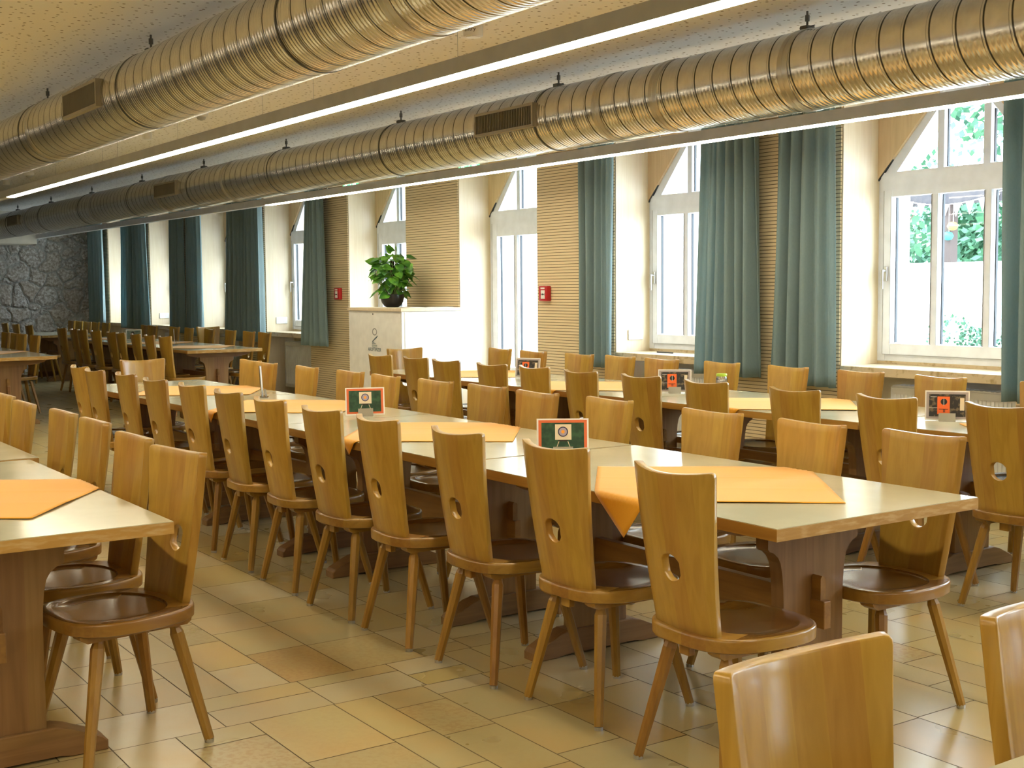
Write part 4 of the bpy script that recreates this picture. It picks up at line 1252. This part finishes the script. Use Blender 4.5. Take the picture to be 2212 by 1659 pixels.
root = empty('potted_pothos', (-11.70, 6.42, 1.2285)); tag(root, 'leafy green pothos plant in a black bowl pot on the white cabinet', 'plant')
bm = bmesh.new(); lathe(bm, [(0.060, 0.0), (0.085, 0.012), (0.112, 0.05), (0.125, 0.10), (0.122, 0.135), (0.114, 0.135), (0.110, 0.118)], 32)
new_obj('pot', bm, M['pot'], root, True, 60)
rr = random.Random(5)
bm = bmesh.new()
sb = bmesh.new()
def leaf(bm, p, d, nrm, s):
    d = d.normalized(); side = d.cross(nrm).normalized(); nn = side.cross(d).normalized()
    prof = [(0.0, 0.0), (-0.10, 0.24), (0.05, 0.42), (0.30, 0.47), (0.58, 0.36), (0.82, 0.17), (1.05, 0.0)]
    cen = [bm.verts.new(p+d*(a*s)+nn*(-0.10*s*(a-0.4)**2)) for a in (0.0, 0.30, 0.65, 1.05)]
    for sg in (-1, 1):
        ed_ = [bm.verts.new(p+d*(a*s)+side*(sg*b_*s)+nn*(0.16*s*b_-0.10*s*a*a)) for a, b_ in prof[1:-1]]
        bm.faces.new([cen[0], cen[1], ed_[2], ed_[1], ed_[0]] if sg > 0 else [cen[0], ed_[0], ed_[1], ed_[2], cen[1]])
        bm.faces.new([cen[1], cen[2], ed_[3], ed_[2]] if sg > 0 else [cen[1], ed_[2], ed_[3], cen[2]])
        bm.faces.new([cen[2], cen[3], ed_[4], ed_[3]] if sg > 0 else [cen[2], ed_[3], ed_[4], cen[3]])
for k in range(175):
    th = rr.uniform(0, 2*PI); ph = math.acos(rr.uniform(-0.85, 1)); rad = rr.uniform(0.45, 1.0)
    c = Vector((0, 0, 0.34))
    v = Vector((math.sin(ph)*math.cos(th)*0.25, math.sin(ph)*math.sin(th)*0.22, math.cos(ph)*0.27))*rad
    if v.z < -0.05: v.x *= 0.9
    p = c+v
    outw = Vector((v.x, v.y, 0)).normalized() if v.length > 0.01 else Vector((1, 0, 0))
    d = (outw*0.8+Vector((rr.uniform(-.5, .5), rr.uniform(-.5, .5), rr.uniform(-1.0, 0.15)))).normalized()
    nrm = (outw*0.8+Vector((rr.uniform(-.4, .4), rr.uniform(-.4, .4), 0.6))).normalized()
    leaf(bm, p, d, nrm, rr.uniform(0.07, 0.115))
    if k % 4 == 0:
        q = Vector((v.x*0.2, v.y*0.2, 0.12)); mid = (p+q)/2+Vector((v.x*0.3, v.y*0.3, 0.05))
        chain(sb, [q, mid, p], [0.0035, 0.003, 0.002], 5)
for off, s in (((0.15, -0.02, 0.56), 0.11), ((0.02, 0.0, 0.585), 0.09), ((-0.03, 0.02, 0.575), 0.09), ((0.28, 0.05, 0.42), 0.12), ((-0.22, 0, 0.50), 0.10)):
    leaf(bm, Vector(off), Vector((off[0]*2, -0.2, 0.2 if off[2] > 0.54 else -0.5)), Vector((0.3, -1, 0.3)), s)
new_obj('leaves', bm, M['leaf'], root)
new_obj('stems', sb, M['stem'], root)
bm = bmesh.new(); lathe(bm, [(0.10, 0.105), (0.108, 0.112)], 24)
tube(bm, (0.01, 0, 0.11), (0.01, 0, 0.50), 0.022, n=10)
new_obj('moss_pole', bm, M['soil'], root)
for i, (x, y, r_, lab) in enumerate([(-11.20, 6.40, 0.2, 'white sheet of paper lying on the cabinet beside the plant pot'), (-11.15, 6.68, -0.1, 'white sheet of paper lying on the cabinet nearest the wall')]):
    bm = bmesh.new(); box(bm, -0.105, 0.105, -0.148, 0.148, 0, 0.003)
    o = new_obj('paper_sheet', bm, M['paper']); o.location = (x, y-0.06*i, 1.2288); o.rotation_euler = (0, 0, r_)
    tag(o, lab, 'paper')

# ================================================================== OUTSIDE
bm = bmesh.new(); box(bm, -60, 30, W+0.65, 60, -0.4, -0.25)
tag(new_obj('ground', bm, M['gravel']), kind='structure')
bm = bmesh.new()
box(bm, -40, 8, 16.0, 16.4, -0.3, 1.66)
box(bm, -40, 8, 15.95, 16.45, 1.66, 1.74)
tag(new_obj('garden_wall', bm, M['render']), 'white rendered garden wall seen through the large right window', 'wall')
bm = bmesh.new()
prism(bm, [(9.2, -0.3), (12.6, -0.3), (12.6, 3.4), (10.9, 5.6), (9.2, 3.4)], -22, -10.05, 'X')
o = tag(new_obj('outbuilding', bm, M['render']), 'white rendered outbuilding filling the left pane of the large window', 'building')
def blob_tree(x, y, z0, r, h, lab, seed, name='garden_tree', trunk=True, n=2600, leafs=0.20, cat='tree', grp='trees behind the garden wall'):
    rr = random.Random(seed)
    root = empty(name, (x, y, -0.25)); tag(root, lab, cat, grp)
    bm = bmesh.new()
    lumps = [(Vector((rr.uniform(-.7, .7)*r, rr.uniform(-.7, .7)*r, z0+rr.uniform(0.1, 0.95)*h)), rr.uniform(0.3, 0.55)*r) for _ in range(16)]
    for k in range(n):
        c, rad = rr.choice(lumps)
        v = Vector((rr.gauss(0, 1), rr.gauss(0, 1), rr.gauss(0, 1))).normalized()*rad*rr.uniform(0.75, 1.05)
        p = c+v
        s = leafs*rr.uniform(0.6, 1.3)
        a = Vector((rr.uniform(-1, 1), rr.uniform(-1, 1), rr.uniform(-1, 1))).normalized(); b_ = a.orthogonal().normalized()
        bm.faces.new([bm.verts.new(q) for q in (p-a*s*0.5, p+b_*s*0.3, p+a*s*0.5, p-b_*s*0.3)])
    new_obj('foliage', bm, M['foliage'], root)
    if trunk:
        bm = bmesh.new()
        chain(bm, [(0, 0, 0), (0.1, 0, z0+h*0.3), (0.0, 0.1, z0+h*0.7)], [0.16, 0.11, 0.04], 8)
        for _ in range(6):
            c, rad = rr.choice(lumps); chain(bm, [(0.08, 0, z0+h*0.25), tuple(c)], [0.06, 0.02], 6)
        new_obj('trunk', bm, M['bark'], root)
blob_tree(-12.6, 21.6, 1.2, 2.6, 5.0, 'leafy green tree seen in the middle pane of the large window', 1, n=5200)
blob_tree(-16.4, 21.5, 0.8, 1.9, 2.6, 'lower green tree just right of the outbuilding', 2, n=3600)
blob_tree(-21.0, 25.0, 1.0, 2.6, 3.6, 'tree farther behind the garden wall on the left', 3, n=3000)
blob_tree(-8.6, 24.0, 1.5, 2.6, 5.5, 'tall tree rising behind the wall at the right edge of the window', 4, n=3600)
blob_tree(-6.9, 9.6, 0.15, 0.40, 1.12, 'round green bush outside the large window', 5, 'garden_bush', False, 3200, 0.04, 'bush', 'bushes outside the window')
blob_tree(-6.15, 9.4, 0.15, 0.32, 1.05, 'smaller green bush outside the right end of the large window', 6, 'garden_bush', False, 2000, 0.04, 'bush', 'bushes outside the window')
# pergola with beam and post
PY = 17.0
root = empty('pergola', (-12.8, PY, -0.25)); tag(root, 'weathered wooden pergola with post behind the white garden wall', 'pergola')
bm = bmesh.new(); box(bm, -1.2, 5.0, -0.10, 0.10, 2.92, 3.24)
for k in range(3): box(bm, -1.2, 5.0, 0.5+0.7*k, 0.62+0.7*k, 3.10, 3.24)
new_obj('pergola_beam', bm, M['beam'], root)
bm = bmesh.new(); box(bm, -0.09, 0.09, -0.09, 0.09, 0, 2.93)
new_obj('pergola_post', bm, M['copper'], root)
bm = bmesh.new(); box(bm, 4.3, 4.48, -0.09, 0.09, 0, 2.93)
new_obj('pergola_post', bm, M['copper'], root)
root = empty('bunting', (-12.2, PY-0.13, 2.72)); tag(root, 'string of white pennants hanging below the pergola beam', 'bunting')
pts = []
for k in range(33):
    x = -1.6+3.6*k/32; pts.append(Vector((x, 0, 0.16*((x+0.55)**2 if x < 0.7 else (x-2.0)**2)-0.06)))
bm = bmesh.new(); chain(bm, pts, [0.006]*len(pts), 5)
new_obj('cord', bm, M['paper'], root)
for k in range(1, 32, 2):
    p = pts[k]
    bm = bmesh.new(); prism(bm, [(p.x-0.075, p.z), (p.x+0.075, p.z), (p.x+random.uniform(-.03, .03), p.z-0.20)], -0.003, 0.003)
    new_obj('pennant', bm, M['paper'], root)
for x, z, mt, nm in ((-12.66, 2.32, 'orange_l', 'orange'), (-12.74, 2.17, 'teal_l', 'turquoise')):
    root = empty('paper_lantern', (x, PY-0.11, z)); tag(root, '%s round paper lantern hanging beside the pergola post' % nm, 'lantern')
    bm = bmesh.new(); lathe(bm, [(0.02, -0.065), (0.06, -0.05), (0.085, 0), (0.06, 0.05), (0.02, 0.065)], 18)
    new_obj('lantern_shade', bm, M[mt], root, True)
    bm = bmesh.new(); tube(bm, (0, 0.02, 0.06), (0, 0.02, 2.70-z), 0.004, n=5)
    new_obj('lantern_cord', bm, M['paper'], root)
